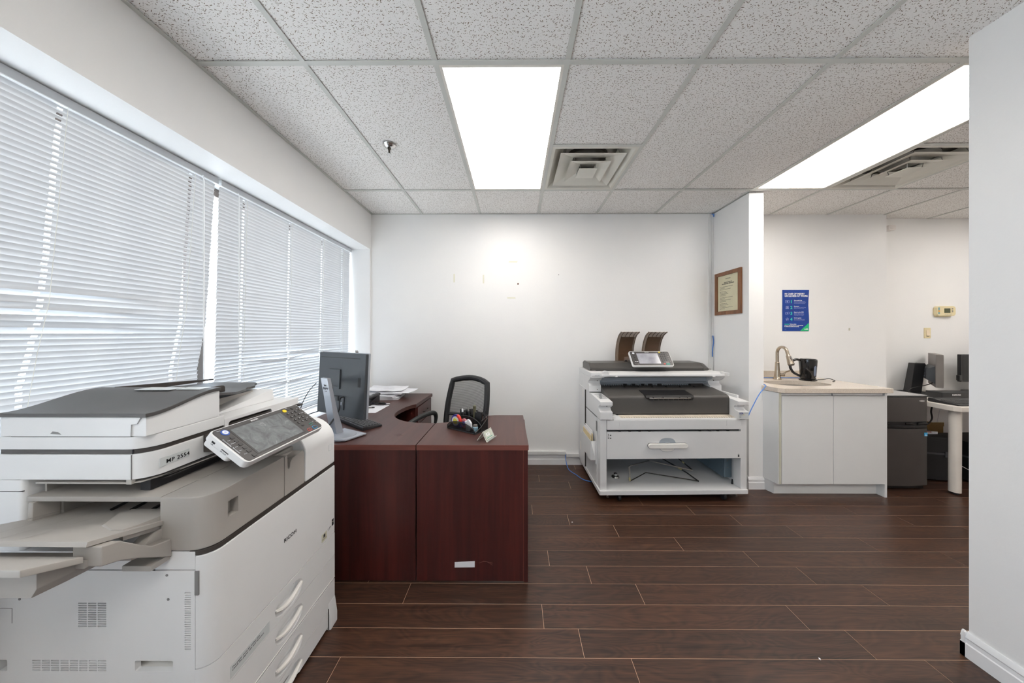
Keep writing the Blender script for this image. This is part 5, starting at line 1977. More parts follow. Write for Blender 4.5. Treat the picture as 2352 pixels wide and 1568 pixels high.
# --- black output cover
prof = [(.10, .700), (.098, .712), (.098, .838), (.106, .852), (.135, .864), (.30, .8885), (.42, .898), (.42, .70)]
po('output_cover', MB().prism(prof, .1085, 1.1475, 'x'), 'plotter_dark', bevel=.005, seg=3)
po('cover_lip', MB().box(.11, 1.146, .099, .20, .686, .699), 'plotter_black', bevel=.002)
po('cover_underside', MB().box(.112, 1.13, .110, .35, .6965, .70), 'plotter_black', smooth=False)
m = MB()
for q in range(7):
    m.prism([(.30, .8893), (.31, .8907), (.33, .9), (.34, .893)], .2 + q * .13, .203 + q * .13, 'x')
po('cover_ribs', m, 'plotter_black', smooth=False)
po('stacker_flap', MB().prism([(.11, .850), (.22, .8795), (.22, .883), (.09, .862), (.078, .842), (.083, .838)], .42, .83, 'x'), 'plotter_black', bevel=.001)
po('flap_bar', MB().tube([(.445, .074, .840), (.80, .074, .840)], .0052, 8), 'steel')
for q in range(9):
    x = .45 + q * .043
    po('flap_finger', MB().box(x, x + .026, .076, .088, .824, .836), 'plotter_black', bevel=.001)
for x in (.475, .56, .70, .765):
    po('flap_clip', MB().box(x, x + .006, .070, .082, .834, .850), 'plotter_black', bevel=.001)

# --- scanner gantry: posts, throat and bar
for x0, x1 in ((.000, .110), (1.128, 1.236)):
    po('gantry_post', MB().prism([(.315, .847), (.315, .905), (.345, .925), (.345, .945), (.300, .965), (.270, .990), (.70, .990), (.70, .847)], x0, x1, 'x'), 'plotter_white', bevel=.002)
    for z in (.872, .952):
        po('bolt', MB().lathe([(0, .3125), (.004, .3135), (.004, .32)], ((x0 + x1) / 2 + (.02 if x0 < .5 else -.02), z), 10, 0, 'y'), 'dark_steel')
po('post_gap', MB().box(.004, .112, .312, .33, .8465, .850), 'print_black', smooth=False)
po('gantry_beam', MB().prism([(.345, .918), (.335, .924), (.345, .930), (.372, .935), (.372, .990), (.70, .990), (.70, .918)], .1105, 1.1275, 'x'), 'plotter_bluegrey', bevel=.002)
po('throat', MB().box(.111, 1.127, .44, .69, .847, .9175), 'plotter_black', smooth=False)
po('throat_comb', MB().box(.111, 1.127, .392, .398, .903, .9175), 'plotter_bluegrey', smooth=False)
for q in range(46):
    x = .118 + q * .0215
    po('comb_tooth', MB().box(x, x + .011, .390, .400, .893, .903), 'plotter_bluegrey', smooth=False)
for x in (.36, .44, .53, .60, .69):
    m = MB().lathe([(0, x - .012), (.014, x - .012), (.014, x + .012), (0, x + .012)], (.385, .890), 12, 0, 'x')
    m.box(x - .016, x + .016, .380, .40, .900, .912)
    po('star_roller', m, 'plotter_black')
po('cutter_block', MB().box(.975, 1.09, .36, .42, .855, .917), 'plotter_black', bevel=.003)
po('scan_table', MB().prism([(.222, 1.004), (.222, 1.020), (.300, 1.032), (.70, 1.034), (.70, .9905), (.262, .9905)], .085, 1.20, 'x'), 'plotter_white', bevel=.003)
po('scanner_end', MB().prism(rrect(-.002, .118, .236, .70, .012, 4), .9905, 1.033), 'plotter_white', bevel=.003)
po('scanner_end', MB().prism([(1.17, .30), (1.262, .25), (1.266, .290), (1.235, .40), (1.235, .70), (1.17, .70)], 1.0, 1.030), 'plotter_white', bevel=.003)
m = []
po('lever_hump', MB().prism([(.104, 1.0), (.130, .998), (.158, 1.012), (.152, 1.040), (.140, 1.052), (.118, 1.053), (.104, 1.044)], .225, .26, 'y'), 'plotter_white', bevel=.003)
po('lever_hump', MB().prism([(1.175, 1.004), (1.195, 1.004), (1.215, 1.025), (1.200, 1.044), (1.185, 1.044)], .235, .265, 'y'), 'plotter_white', bevel=.003)
po('guide_clip', MB().box(.205, .228, .214, .232, .999, .99999+.006), 'plotter_white', bevel=.001)
po('guide_clip', MB().box(1.085, 1.108, .214, .232, .999, 1.006), 'plotter_white', bevel=.001)
text('maker_name', 'RICOH', tuple(W[plo] @ Vector((.030, .2350, 1.006))), W[plo].to_3x3() @ Vector((1, 0, 0)), (0, 0, 1), .013, 'plotter_bluegrey', plo, spacing=1.1)
po('end_groove', MB().box(.0005, .112, .2345, .236, 1.0005, 1.0025), 'vent_grey', smooth=False)
# dark original feed bar
prof = [(.395, 1.038), (.395, 1.062), (.410, 1.076), (.450, 1.104), (.62, 1.108), (.66, 1.09), (.66, 1.036), (.42, 1.036)]
po('feed_bar', MB().prism(prof, .050, 1.118, 'x'), 'plotter_dark', bevel=.004)
cap_ = [(.395, 1.038), (.390, 1.050), (.392, 1.066), (.412, 1.082), (.450, 1.1075), (.62, 1.111), (.665, 1.09), (.665, 1.036), (.42, 1.034)]
po('bar_end', MB().prism(cap_, .028, .0495, 'x'), 'plotter_dark', bevel=.004)
e = []
for x, k in ((1.1185, 1.0), (1.145, .92), (1.17, .72), (1.19, .40)):
    e.append([(x, .395 + (y - .395) * 1.0 * (.6 + .4 * k) + (1 - k) * .04, 1.036 + (z - 1.036) * k) for y, z in prof])
po('bar_end', MB().loft(e), 'plotter_dark', bevel=.0)
po('feed_slot', MB().box(.085, 1.125, .385, .42, 1.0345, 1.0365), 'print_black', smooth=False)
po('bar_shadow', MB().box(.09, 1.12, .392, .40, 1.037, 1.0405), 'print_black', smooth=False)
po('bar_emboss', MB().box(.125, .165, .432, .438, 1.0945, 1.096), 'plotter_black', smooth=False)

# --- two curved smoke coloured sheet guides behind the bar
for k, (xb, lab) in enumerate(((.365, 'smoke brown curved paper guide standing left at the back'), (.640, 'smoke brown curved paper guide standing right at the back'))):
    wd = .186
    pth = bez([(.655, 1.10, 0), (.652, 1.20, 0), (.625, 1.29, 0), (.570, 1.365, 0), (.500, 1.402, 0)], 5)
    rows = [[(xb + wd * j / 4 + .015 * (1 - i / len(pth)) * 0, p.x, p.y) for j in range(5)] for i, p in enumerate(pth)]
    g_ = po('sheet_guide', MB().sheet(rows, .003), 'smoke_plastic', label=lab)
    for j in range(1, 5):
        x = xb + .012 + wd * (j - .5) / 4.6
        rib = [[(x, p.x - .004, p.y), (x + .004, p.x - .004, p.y)] for p in pth]
        po('guide_rib', MB().sheet(rib, .005), 'smoke_dark', g_)
    inner = [[(xb + .030, p.x - .006, p.y - .002), (xb + wd - .014, p.x - .006, p.y - .002)] for p in pth[:-6]]
    po('guide_panel', MB().sheet(inner, .002), 'smoke_dark', g_, smooth=True)
    for xx in (xb, xb + wd - .003):
        po('guide_edge', MB().sheet([[(xx, p.x - .007, p.y), (xx + .003, p.x - .007, p.y)] for p in pth], .010), 'smoke_dark', g_)
po('clear_flap', MB().box(.41, .56, .53, .533, 1.105, 1.155), 'smoke_clear', smooth=False)
po('flap_knob', MB().lathe([(0, .520), (.010, .522), (.010, .532)], (.425, 1.115), 12, 0, 'y'), 'plotter_black')

# --- operation panel tilted on top of the bar
pa = Vector((.403, .300, 1.0895))
pb = Vector((0, .110, .128)).normalized()
pn_ = Vector((0, -pb.z, pb.y))


def pq(u, v, n_=0):
    q = pa + Vector((1, 0, 0)) * u + pb * v + pn_ * n_
    return tuple(q)


def pqp(poly, n0, n1):
    return MB().prism(poly, n0, n1, 'z').xf(pq)


ps = po('panel_shell', pqp(rrect(0, .385, 0, .170, .018, 6), -.024, 0), 'copier_white', bevel=.003)
po('panel_stand', MB().box(.45, .765, .36, .55, 1.07, 1.125), 'plotter_dark', bevel=.004)
po('panel_face', pqp(rrect(.006, .379, .006, .164, .014, 6), .0002, .002), 'panel_black', ps, bevel=.0006)
po('screen', pqp(rrect(.066, .268, .024, .142, .002, 2), .002, .0026), 'plotter_screen_glare', ps, smooth=False)
kk = lambda u, v, ru, rv, mt: po('key', pqp([(u + ru * math.cos(2 * PI * q / 10), v + rv * math.sin(2 * PI * q / 10)) for q in range(10)], .002, .0045), mt, ps)
kk(.038, .142, .011, .010, 'key_white')
for q in range(4):
    kk(.036 + .002 * q, .112 - .020 * q, .008, .005, 'key_black')
po('key', pqp(rrect(.028, .060, .044, .050, .002, 2), .002, .003), 'print_white', ps)
kk(.03, .022, .006, .005, 'key_grey')
kk(.05, .020, .006, .005, 'key_grey')
for i in range(3):
    for j in range(4):
        kk(.292 + .020 * i, .132 - .0215 * j, .0078, .0072, 'key_black')
kk(.292, .046, .0078, .0072, 'key_black')
kk(.290, .153, .009, .007, 'key_yellow')
kk(.312, .153, .006, .005, 'key_black')
kk(.332, .153, .006, .005, 'key_black')
for q in range(4):
    kk(.358, .130 - .028 * q, .0065, .006, 'key_grey')
kk(.298, .020, .010, .007, 'key_red')
po('key', pqp(rrect(.315, .348, .030, .044, .004, 3), .002, .0035), 'key_grey', ps)
po('key', pqp(rrect(.315, .348, .012, .026, .004, 3), .002, .0035), 'key_green', ps)
M_ = W[plo]
text('panel_brand', 'RICOH', tuple(M_ @ Vector(pq(.150, .150, .0024))), M_.to_3x3() @ Vector((1, 0, 0)), M_.to_3x3() @ pb, .012, 'print_white', ps, spacing=1.1)

# --- left side details: panel seams, hollows and the document pocket
m = MB().box(.0052, .0064, .1005, .45, .6765, .680).box(-.0046, .0064, .4500, .4525, .1005, .845)
po('side_seam', m, 'seam_dark', smooth=False)
for y, z in ((.60, .42), (.615, .24), (.52, .80)):
    po('side_hollow', MB().prism([(y - .02, z - .035), (y + .02, z - .045), (y + .02, z + .045), (y - .015, z + .040)], -.0055, -.0030, 'x'), 'handle_light', smooth=False)
po('side_hollow', MB().box(.0045, .0065, .09, .115, .56, .645), 'vent_grey', smooth=False)
pkt = MB()
ZP = -.10
pkt.box(-.040, -.037, .125, .42, .40 + ZP, .565 + ZP)
pkt.box(-.037, .005, .125, .128, .40 + ZP, .565 + ZP)
pkt.box(-.037, .005, .417, .42, .40 + ZP, .54 + ZP)
pkt.box(-.037, .005, .128, .417, .40 + ZP, .403 + ZP)
pkt.box(.0008, .0055, .120, .125, .37 + ZP, .565 + ZP)
po('document_pocket', pkt, 'plotter_white', bevel=.0008)
Mi = W[plo]
fo = thing('folder', 'bundle of manila documents in the side pocket of the wide printer', 'documents', tuple(Mi @ Vector((-.02, .27, .303))))
for k, (x, dz, dy) in enumerate(((-.033, .0, .0), (-.026, .020, .012), (-.019, .012, -.006), (-.012, .03, .02))):
    m = MB().box(x, x + .0045, .15 + dy, .40 + dy * .3, .3035, .505 + dz)
    m.v = [tuple(Mi @ Vector(p)) for p in m.v]
    obj('sheet', m, 'folder_manila' if k % 2 == 0 else 'paper_white', fo, smooth=False)

# --- loose things on the lower shelf
wl = lambda *p: tuple(Mi @ Vector(p))
ra = thing('wire_rack', 'bent metal wire rack lying on the lower shelf of the wide printer', 'rack', wl(.5, .3, .108))
Z0 = .1085
for dz in (0.0,):
    obj('wire', MB().tube([wl(.310, .145, Z0), wl(.300, .150, .232), wl(.318, .152, .238), wl(.55, .30, .216), wl(.92, .25, .148)], .0042, 8), 'steel', ra)
    obj('wire', MB().tube([wl(.325, .165, Z0), wl(.313, .170, .228), wl(.330, .172, .233), wl(.56, .32, .211), wl(.935, .27, .142)], .0036, 8), 'steel', ra)
    obj('wire', MB().tube([wl(.310, .145, Z0 + .0), wl(.52, .30, Z0), wl(.90, .135, Z0 + .002)], .0042, 8), 'dark_steel', ra)
    obj('wire', MB().tube([wl(.900, .13, Z0 + .002), wl(.86, .24, .135), wl(.72, .45, .19), wl(.58, .56, .24)], .0055, 8), 'rubber_black', ra)
    obj('wire', MB().tube([wl(.935, .275, .142), wl(.90, .36, .175), wl(.86, .45, .21), wl(.80, .56, .25)], .0050, 8), 'rubber_black', ra)
obj('tape_band', MB().tube([wl(.308, .146, .112), wl(.306, .147, .140)], .0075, 8), 'tape_beige', ra)
obj('tape_band', MB().tube([wl(.838, .273, .144), wl(.820, .300, .151)], .0068, 8), 'tape_beige', ra)
obj('tape_band', MB().tube([wl(.906, .345, .169), wl(.898, .365, .177)], .0062, 8), 'tape_beige', ra)
rg = thing('metal_roll_end', 'small round shiny metal roll end on the lower shelf of the wide printer', 'ring', wl(.215, .235, .1005))
rc = wl(.215, .235, 0)
obj('flange', MB().lathe([(0, .1005), (.032, .1005), (.034, .104), (.030, .112), (.022, .114), (.018, .112), (0, .112)], (rc[0], rc[1]), 24), 'steel', rg)
obj('hub', MB().lathe([(0, .112), (.017, .1122), (.016, .134), (.010, .139), (0, .139)], (rc[0], rc[1]), 20), 'chrome', rg)

# ================================================================== KITCHEN COUNTER
kc = thing('sink_cabinet', 'white base cabinet with two plain doors under the stone counter', 'cabinet', (2.69, 2.85, 0.0))
obj('carcass', MB().box(2.232, 3.128, 2.538, 3.18, .105, .123).box(2.232, 3.128, 3.165, 3.18, .123, .884).box(2.232, 2.25, 2.66, 3.165, .123, .884).box(2.6895, 2.6975, 2.538, 2.545, .123, .884), 'cabinet_white', kc, smooth=False)
obj('left_end', MB().prism([(2.216, 2.6605), (2.236, 2.525), (2.250, 2.527), (2.231, 2.6605)], .105, .884), 'cabinet_white', kc, bevel=.0015)
obj('filler', MB().box(2.2405, 2.2585, 2.522, 2.538, .112, .884), 'cabinet_edge', kc, smooth=False)
obj('right_end', MB().box(3.1285, 3.1475, 2.520, 3.18, 0.0, .886), 'cabinet_white', kc, bevel=.001)
obj('kick_board', MB().box(2.245, 3.128, 2.580, 2.596, 0.0, .105), 'cabinet_white', kc, bevel=.001)
obj('kick_return', MB().prism([(2.222, 2.6605), (2.2445, 2.580), (2.258, 2.584), (2.236, 2.6605)], 0.0, .105), 'cabinet_white', kc, bevel=.001)
for x0, x1 in ((2.2605, 2.6915), (2.6955, 3.1265)):
    obj('door', MB().box(x0, x1, 2.518, 2.536, .113, .858), 'cabinet_white', kc, bevel=.0012)
    obj('top_rail', MB().box(x0, x1 - .012, 2.524, 2.538, .863, .884), 'cabinet_white', kc, bevel=.001)

ct = thing('countertop', 'beige speckled stone kitchen counter with short backsplash', 'counter', (2.69, 2.85, .888))
slabp = [(2.205, 2.6605), (2.226, 2.52), (2.262, 2.494), (3.170, 2.494), (3.170, 3.180), (2.2275, 3.180), (2.2275, 2.6605)]
hole = MB().loft([[(2.615 + .262 * math.copysign(abs(math.cos(a)) ** .8, math.cos(a)), 2.765 + .150 * math.copysign(abs(math.sin(a)) ** .8, math.sin(a)), z) for a in [2 * PI * q / 40 for q in range(40)]] for z in (.85, .97)])
carve(MB().prism(slabp, .888, .926), [hole], 'quartz_top', 'slab', ct, bevel=.0025)
obj('backsplash', MB().box(2.2275, 3.19, 3.162, 3.1805, .9265, .990), 'quartz_top', ct, bevel=.0015)
sk = thing('sink', 'oval undermount sink bowl sunk in the stone counter', 'sink', (2.615, 2.765, .80))
ov = lambda r, z: [(2.615 + .262 * r * math.copysign(abs(math.cos(a)) ** .8, math.cos(a)), 2.765 + .150 * r * math.copysign(abs(math.sin(a)) ** .8, math.sin(a)), z) for a in [2 * PI * q / 40 for q in range(40)]]
obj('bowl', MB().loft([ov(1.05, .8870), ov(1.0, .8872), ov(.97, .86), ov(.90, .80), ov(.70, .765), ov(.2, .758)], True, False).add(ov(.2, .758), [tuple(range(40))]), 'steel', sk)
obj('drain', MB().lathe([(0, .7595), (.03, .7605), (.035, .764), (.02, .764), (0, .761)], (2.615, 2.765), 18), 'dark_steel', sk)

fa = thing('faucet', 'brushed nickel gooseneck faucet with pull-down spray on the counter', 'faucet', (2.645, 3.00, .926))
fx, fy = 2.645, 3.00
obj('body', MB().lathe([(0, .926), (.034, .926), (.034, .932), (.028, .940), (.025, .96), (.020, 1.03), (.017, 1.09), (.0175, 1.095), (.015, 1.10), (0, 1.10)], (fx, fy), 24), 'nickel', fa)
dr_ = Vector((-.02, -1.0, 0)).normalized()
neck = [Vector((fx, fy, 1.09)), Vector((fx, fy, 1.17))] + [Vector((fx, fy, 1.195)) + dr_ * (.056 * (1 - math.cos(a))) + Vector((0, 0, .058 * math.sin(a))) for a in [PI * q / 12 * .93 for q in range(13)]]
d_end = (neck[-1] - neck[-2]).normalized()
neck.append(neck[-1] + d_end * .03)
obj('neck', MB().tube(neck, .0135, 14), 'nickel', fa)
e0 = neck[-1]
dd = (Vector((0, 0, -1)) + dr_ * .38).normalized()
obj('spray_head', MB().tube([e0, e0 + dd * .008, e0 + dd * .02, e0 + dd * .09, e0 + dd * .098], [.014, .018, .0185, .026, .024], 16), 'nickel', fa)
obj('spray_tip', MB().tube([e0 + dd * .0985, e0 + dd * .104], [.0235, .021], 16), 'dark_steel', fa)
sd = Vector((dd.z * -.9, 0, .4)).normalized()
sidev = (dr_ - dd * dr_.dot(dd)).normalized()
obj('spray_button', MB().tube([e0 + dd * .02 + sidev * .017, e0 + dd * .06 + sidev * .024], [.008, .007], 8), 'monitor_grey', fa)
obj('handle_hub', MB().tube([(fx + .015, fy - .005, .972), (fx + .058, fy - .012, .972)], .016, 14), 'nickel', fa)
obj('handle_lever', MB().tube([(fx + .048, fy - .011, .978), (fx + .066, fy - .03, 1.005), (fx + .082, fy - .055, 1.022)], [.009, .007, .008], 10), 'nickel', fa)

ke = thing('kettle', 'black electric kettle with a clear water gauge on the counter beside the faucet', 'kettle', (2.86, 2.93, .926))
kx, ky = 2.884, 2.930
obj('base', MB().lathe([(0, .926), (.064, .926), (.067, .930), (.067, .940), (.060, .944), (0, .944)], (kx, ky), 28), 'kettle_black', ke)
obj('body', MB().lathe([(0, .9445), (.056, .9445), (.058, .95), (.064, 1.05), (.068, 1.115), (.067, 1.130), (.060, 1.133), (0, 1.135)], (kx, ky), 32), 'kettle_black', ke)
obj('lid', MB().lathe([(0, 1.1345), (.058, 1.1345), (.058, 1.140), (.02, 1.145), (0, 1.145)], (kx, ky), 28), 'kettle_black', ke)
obj('spout', MB().prism([(kx + .045, ky - .024), (kx + .086, ky - .006), (kx + .086, ky + .006), (kx + .045, ky + .024)], 1.085, 1.134), 'kettle_black', ke, bevel=.004)
hx = Vector((-.93, .37, 0)).normalized()
K0 = Vector((kx, ky, 0))
hp_ = bez([K0 + hx * .055 + Vector((0, 0, 1.124)), K0 + hx * .095 + Vector((0, 0, 1.128)), K0 + hx * .130 + Vector((0, 0, 1.100)), K0 + hx * .136 + Vector((0, 0, 1.050)), K0 + hx * .112 + Vector((0, 0, 1.000)), K0 + hx * .055 + Vector((0, 0, .962))], 6)
obj('handle', MB().tube(hp_, .0115, 12), 'kettle_black', ke)
gq = []
for s_ in (-1, 1):
    for z in (1.0, 1.0):
        pass
ga = math.atan2(-1.0, .12)
gr = []
for z, r_, wv in ((.975, .0600, .06), (.99, .0612, .18), (1.06, .0655, .19), (1.075, .0665, .07)):
    gr.append([(kx + r_ * math.cos(ga + q), ky + r_ * math.sin(ga + q), z) for q in (-wv, -wv / 2, 0, wv / 2, wv)])
obj('water_gauge', MB().sheet(gr, .003), 'kettle_gauge', ke)
text('maker_name', 'hotline', (kx + .01, ky - .0625, .962), (1, .15, 0), (0, 0, 1), .010, 'key_white', ke)
kcord = obj('cord', MB().tube(bez([(kx + .064, ky, .932), (kx + .13, ky - .01, .936), (kx + .185, ky - .015, .945), (kx + .215, ky - .025, .938), (kx + .20, ky - .06, .930), (kx + .16, ky - .08, .930)], 6), .0034, 8), 'cable_black', ke)

# blue network cables
tag(obj('network_cable', MB().tube(bez([(1.955, 2.49, .70), (2.01, 2.52, .76), (2.10, 2.56, .86), (2.172, 2.59, .915), (2.212, 2.625, .931), (2.245, 2.72, .9300), (2.30, 2.92, .9300), (2.45, 3.06, .9300), (2.90, 3.08, .9298), (3.08, 3.06, .9298)], 8), .0036, 8), 'cable_blue'),
    'blue network cable rising beside the wide printer and lying across the kitchen counter', 'cable')
tag(obj('network_cable', MB().tube(bez([(2.0805, 3.124, 1.365), (2.0825, 3.118, 1.30), (2.075, 3.120, 1.22), (2.076, 3.124, 1.145)], 8), .0042, 8), 'cable_blue'),
    'short blue network cable hanging out of the corner wall raceway above the printer', 'cable')
tag(obj('network_cable', MB().tube([(2.066, 3.122, 2.640), (2.080, 3.110, 2.636), (2.086, 3.118, 2.612)], .005, 8), 'cable_blue'),
    'blue cable stub poking out where the corner raceway meets the ceiling', 'cable')
tag(obj('network_cable', MB().tube(bez([(.532, 3.108, .118), (.528, 3.10, .08), (.545, 3.02, .006), (.60, 2.90, .0038), (.655, 2.80, .0038), (.74, 2.765, .0038)], 8), .0036, 8), 'cable_blue'),
    'blue network cable on the floor running from the baseboard raceway under the printer', 'cable')

# ================================================================== MINI FRIDGE
fr = thing('mini_fridge', 'dark stainless mini fridge with a separate freezer door beside the counter', 'fridge', (3.42, 2.9, 0.0))
obj('case', MB().box(3.185, 3.648, 2.672, 3.15, .03, .822), 'fridge_black', fr, bevel=.004)
obj('top_cover', MB().box(3.180, 3.652, 2.640, 3.155, .8225, .842), 'fridge_top', fr, bevel=.004)
obj('top_trim', MB().box(3.180, 3.652, 2.624, 2.640, .830, .836), 'fridge_black', fr, smooth=False)


def bow(z0, z1, bulge=.022):
    n_ = 12
    fp = [(3.182 + .468 * q / n_, 2.640 - bulge * math.sin(PI * q / n_) ** .8) for q in range(n_ + 1)]
    return MB().prism(fp + [(3.650, 2.670), (3.182, 2.670)], z0, z1)


obj('freezer_door', bow(.612, .826), 'fridge_steel', fr, bevel=.003)
obj('main_door', bow(.046, .548), 'fridge_steel', fr, bevel=.003)
obj('handle_band', bow(.550, .610, .012), 'fridge_black', fr, bevel=.004)
obj('grip_lip', bow(.566, .578, .026), 'fridge_black', fr, bevel=.003)
for x0, x1 in ((3.20, 3.30), (3.44, 3.50), (3.55, 3.63)):
    obj('grip_gloss', MB().box(x0, x1, 2.622, 2.628, .584, .602), 'kettle_black', fr, bevel=.002)
obj('base_grille', MB().box(3.19, 3.64, 2.66, 2.70, .008, .03), 'fridge_black', fr, smooth=False)
for x in (3.22, 3.61):
    for y in (2.70, 3.10):
        obj('foot', MB().lathe([(0, 0), (.016, 0), (.016, .03), (0, .03)], (x, y), 12), 'rubber_black', fr)
obj('badge', MB().lathe([(0, 2.6170), (.024, 2.6175), (.026, 2.6205), (.026, 2.63)], (3.575, .795), 16, 0, 'y').xf(lambda x, y, z: (x, y, .795 + (z - .795) * .28)), 'chrome', fr)
es = obj('energy_sticker', MB().box(3.598, 3.624, 2.6190, 2.6212, .486, .516), 'sticker_blue', fr, smooth=False)
text('sticker_mark', 'e', (3.605, 2.6186, .498), (1, 0, 0), (0, 0, 1), .018, 'print_white', es)
obj('sticker_band', MB().box(3.600, 3.622, 2.6186, 2.6189, .488, .492), 'print_white', es, smooth=False)
obj('scratch', MB().tube([(3.262, 2.620, .755), (3.266, 2.619, .735)], .0016, 5), 'steel', fr)

# ================================================================== WHITE WORK TABLE
wt = thing('white_table', 'white work table on round legs beyond the fridge, carrying two monitors', 'table', (4.5, 2.9, 0.0))
obj('table_top', MB().prism([(3.758, 2.70), (3.738, 2.545), (3.765, 2.512), (5.60, 2.500), (5.60, 3.290), (3.985, 3.290), (3.985, 3.172), (3.760, 3.172)], .724, .765), 'table_white', wt, bevel=.004)
for x, y in ((3.815, 2.585), (5.50, 2.58), (3.86, 3.12), (5.50, 3.22)):
    lg_ = obj('leg', MB().tube([(x - .004, y, .018), (x, y, .7235)], .034, 20), 'table_white', wt)
    obj('foot', MB().lathe([(0, 0), (.024, 0), (.024, .012), (.016, .018), (0, .018)], (x - .004, y), 16), 'rubber_black', lg_)
# right hand monitors
m3 = thing('monitor', 'grey monitor seen from behind on an angled stand beside the far wall', 'monitor', (4.35, 3.08, .765))


def side_monitor(t_, ax, ay, bx, by, z0, z1, mats, hump):
    a, b = Vector((ax, ay, 0)), Vector((bx, by, 0))
    u = (b - a).normalized()
    n_ = Vector((-u.y, u.x, 0))
    if n_.x > 0:
        n_ = -n_
    L = (b - a).length
    P = lambda x, y, z: (a.x + u.x * x + n_.x * y, a.y + u.y * x + n_.y * y, z)
    obj('back_shell', MB().box(0, L, -.012, .034, z0, z1).xf(P), mats[0], t_, bevel=.004)
    obj('screen', MB().box(.012, L - .012, -.0135, -.0122, z0 + .015, z1 - .015).xf(P), 'screen_black', t_, smooth=False)
    if hump:
        r0 = [(L * .06, .034, z0 + .035), (L * .94, .034, z0 + .035), (L * .94, .034, z1 - .12), (L * .06, .034, z1 - .12)]
        r1 = [(L * .12, .085, z0 + .075), (L * .88, .085, z0 + .075), (L * .88, .085, z1 - .15), (L * .12, .085, z1 - .15)]
        h_ = obj('rear_hump', MB().loft([[P(*p) for p in r0], [P(*p) for p in r1]]), mats[1], t_, bevel=.003)
        m = MB()
        for q in range(3):
            for w_ in range(5):
                m.box(L * .3 + w_ * .022, L * .3 + w_ * .022 + .010, .0852, .0860, z0 + .10 + q * .03, z0 + .103 + q * .03)
        obj('vent_marks', m.xf(P), 'print_lilac', h_, smooth=False, kind='stuff')
        for x0, x1, za, zb in ((.62, .72, .16, .20), (.58, .76, .08, .135), (.64, .74, .035, .07)):
            obj('port', MB().box(L * x0, L * x1, .0852, .0868, z0 + za, z0 + zb).xf(P), 'print_black', h_, smooth=False)
    return P, L


P3, L3 = side_monitor(m3, 4.235, 2.960, 4.560, 3.250, .845, 1.175, ('monitor_grey', 'monitor_back'), True)
q3 = Vector(P3(L3 * .5, .085, 0))
obj('stand_arm', MB().tube([(q3.x, q3.y, 1.052), (4.265, 3.17, 1.058)], .020, 12), 'black_plastic', m3)
obj('stand_column', MB().loft([[(4.175, 3.145, .772), (4.265, 3.125, .772), (4.275, 3.195, .772), (4.185, 3.215, .772)], [(4.225, 3.15, 1.075), (4.310, 3.13, 1.075), (4.315, 3.190, 1.075), (4.235, 3.21, 1.075)]]), 'black_plastic', m3, bevel=.004)
obj('stand_foot', MB().prism([(4.10, 3.02), (4.28, 3.00), (4.36, 3.08), (4.34, 3.24), (4.10, 3.25)], .7655, .772), 'black_plastic', m3, bevel=.002)
tag(obj('cable', MB().tube(bez([P3(L3 * .45, .070, .925), (4.30, 3.07, .885), (4.22, 3.075, .850), (4.12, 3.085, .825), (4.07, 3.08, .80), (4.055, 3.07, .7695)], 8), .0042, 7), 'cable_black'), 'black cable looping from the back of the grey monitor across its stand', 'cable')
m4 = thing('monitor', 'black monitor at the right edge of the view, mostly hidden by the near wall', 'monitor', (4.92, 3.16, .765))
obj('back_shell', MB().box(4.72, 5.25, 3.155, 3.185, .875, 1.165), 'black_plastic', m4, bevel=.004)
obj('screen', MB().box(4.735, 5.235, 3.1535, 3.1548, .89, 1.15), 'screen_black', m4, smooth=False)
obj('side_button', MB().box(4.695, 4.7195, 3.150, 3.175, .890, .945), 'black_plastic', m4, bevel=.003)
obj('stand_column', MB().box(4.86, 5.0, 3.16, 3.19, .775, .885), 'black_plastic', m4, bevel=.003)
obj('stand_foot', MB().prism(rrect(4.84, 5.12, 3.06, 3.26, .04, 5), .7655, .775), 'black_plastic', m4, bevel=.002)


def big_keyboard(label, x0, x1, y0, y1, z, txt=None, rows_=5):
    t_ = thing('keyboard', label, 'keyboard', ((x0 + x1) / 2, (y0 + y1) / 2, z))
    prof = [(y0, z + .0005), (y0 - .008, z + .006), (y0, z + .012), (y1 - .055, z + .026), (y1 - .04, z + .034), (y1, z + .034), (y1, z + .0005)]
    obj('case', MB().prism(prof, x0, x1, 'x'), 'black_plastic', t_, bevel=.003)
    nx_ = int((x1 - x0 - .03) / .019)
    for r in range(rows_):
        y = y0 + .018 + r * .0195
        zz = z + .012 + (y - y0) / (y1 - .055 - y0) * .014
        for c_ in range(nx_):
            x = x0 + .015 + c_ * .019
            m = MB().add([(x, y, zz), (x + .017, y, zz), (x + .017, y + .017, zz + .002), (x, y + .017, zz + .002), (x + .0025, y + .0025, zz + .007), (x + .0145, y + .0025, zz + .007), (x + .0145, y + .0145, zz + .008), (x + .0025, y + .0145, zz + .008)],
                         [(4, 5, 6, 7), (0, 1, 5, 4), (1, 2, 6, 5), (2, 3, 7, 6), (3, 0, 4, 7)])
            obj('key', m, 'key_cap', t_, smooth=False)
    if txt:
        text('maker_name', txt, (4.30, y1 - .0395, z + .0346), (1, 0, 0), (0, 1, 0), .020, 'print_white', t_)
    return t_


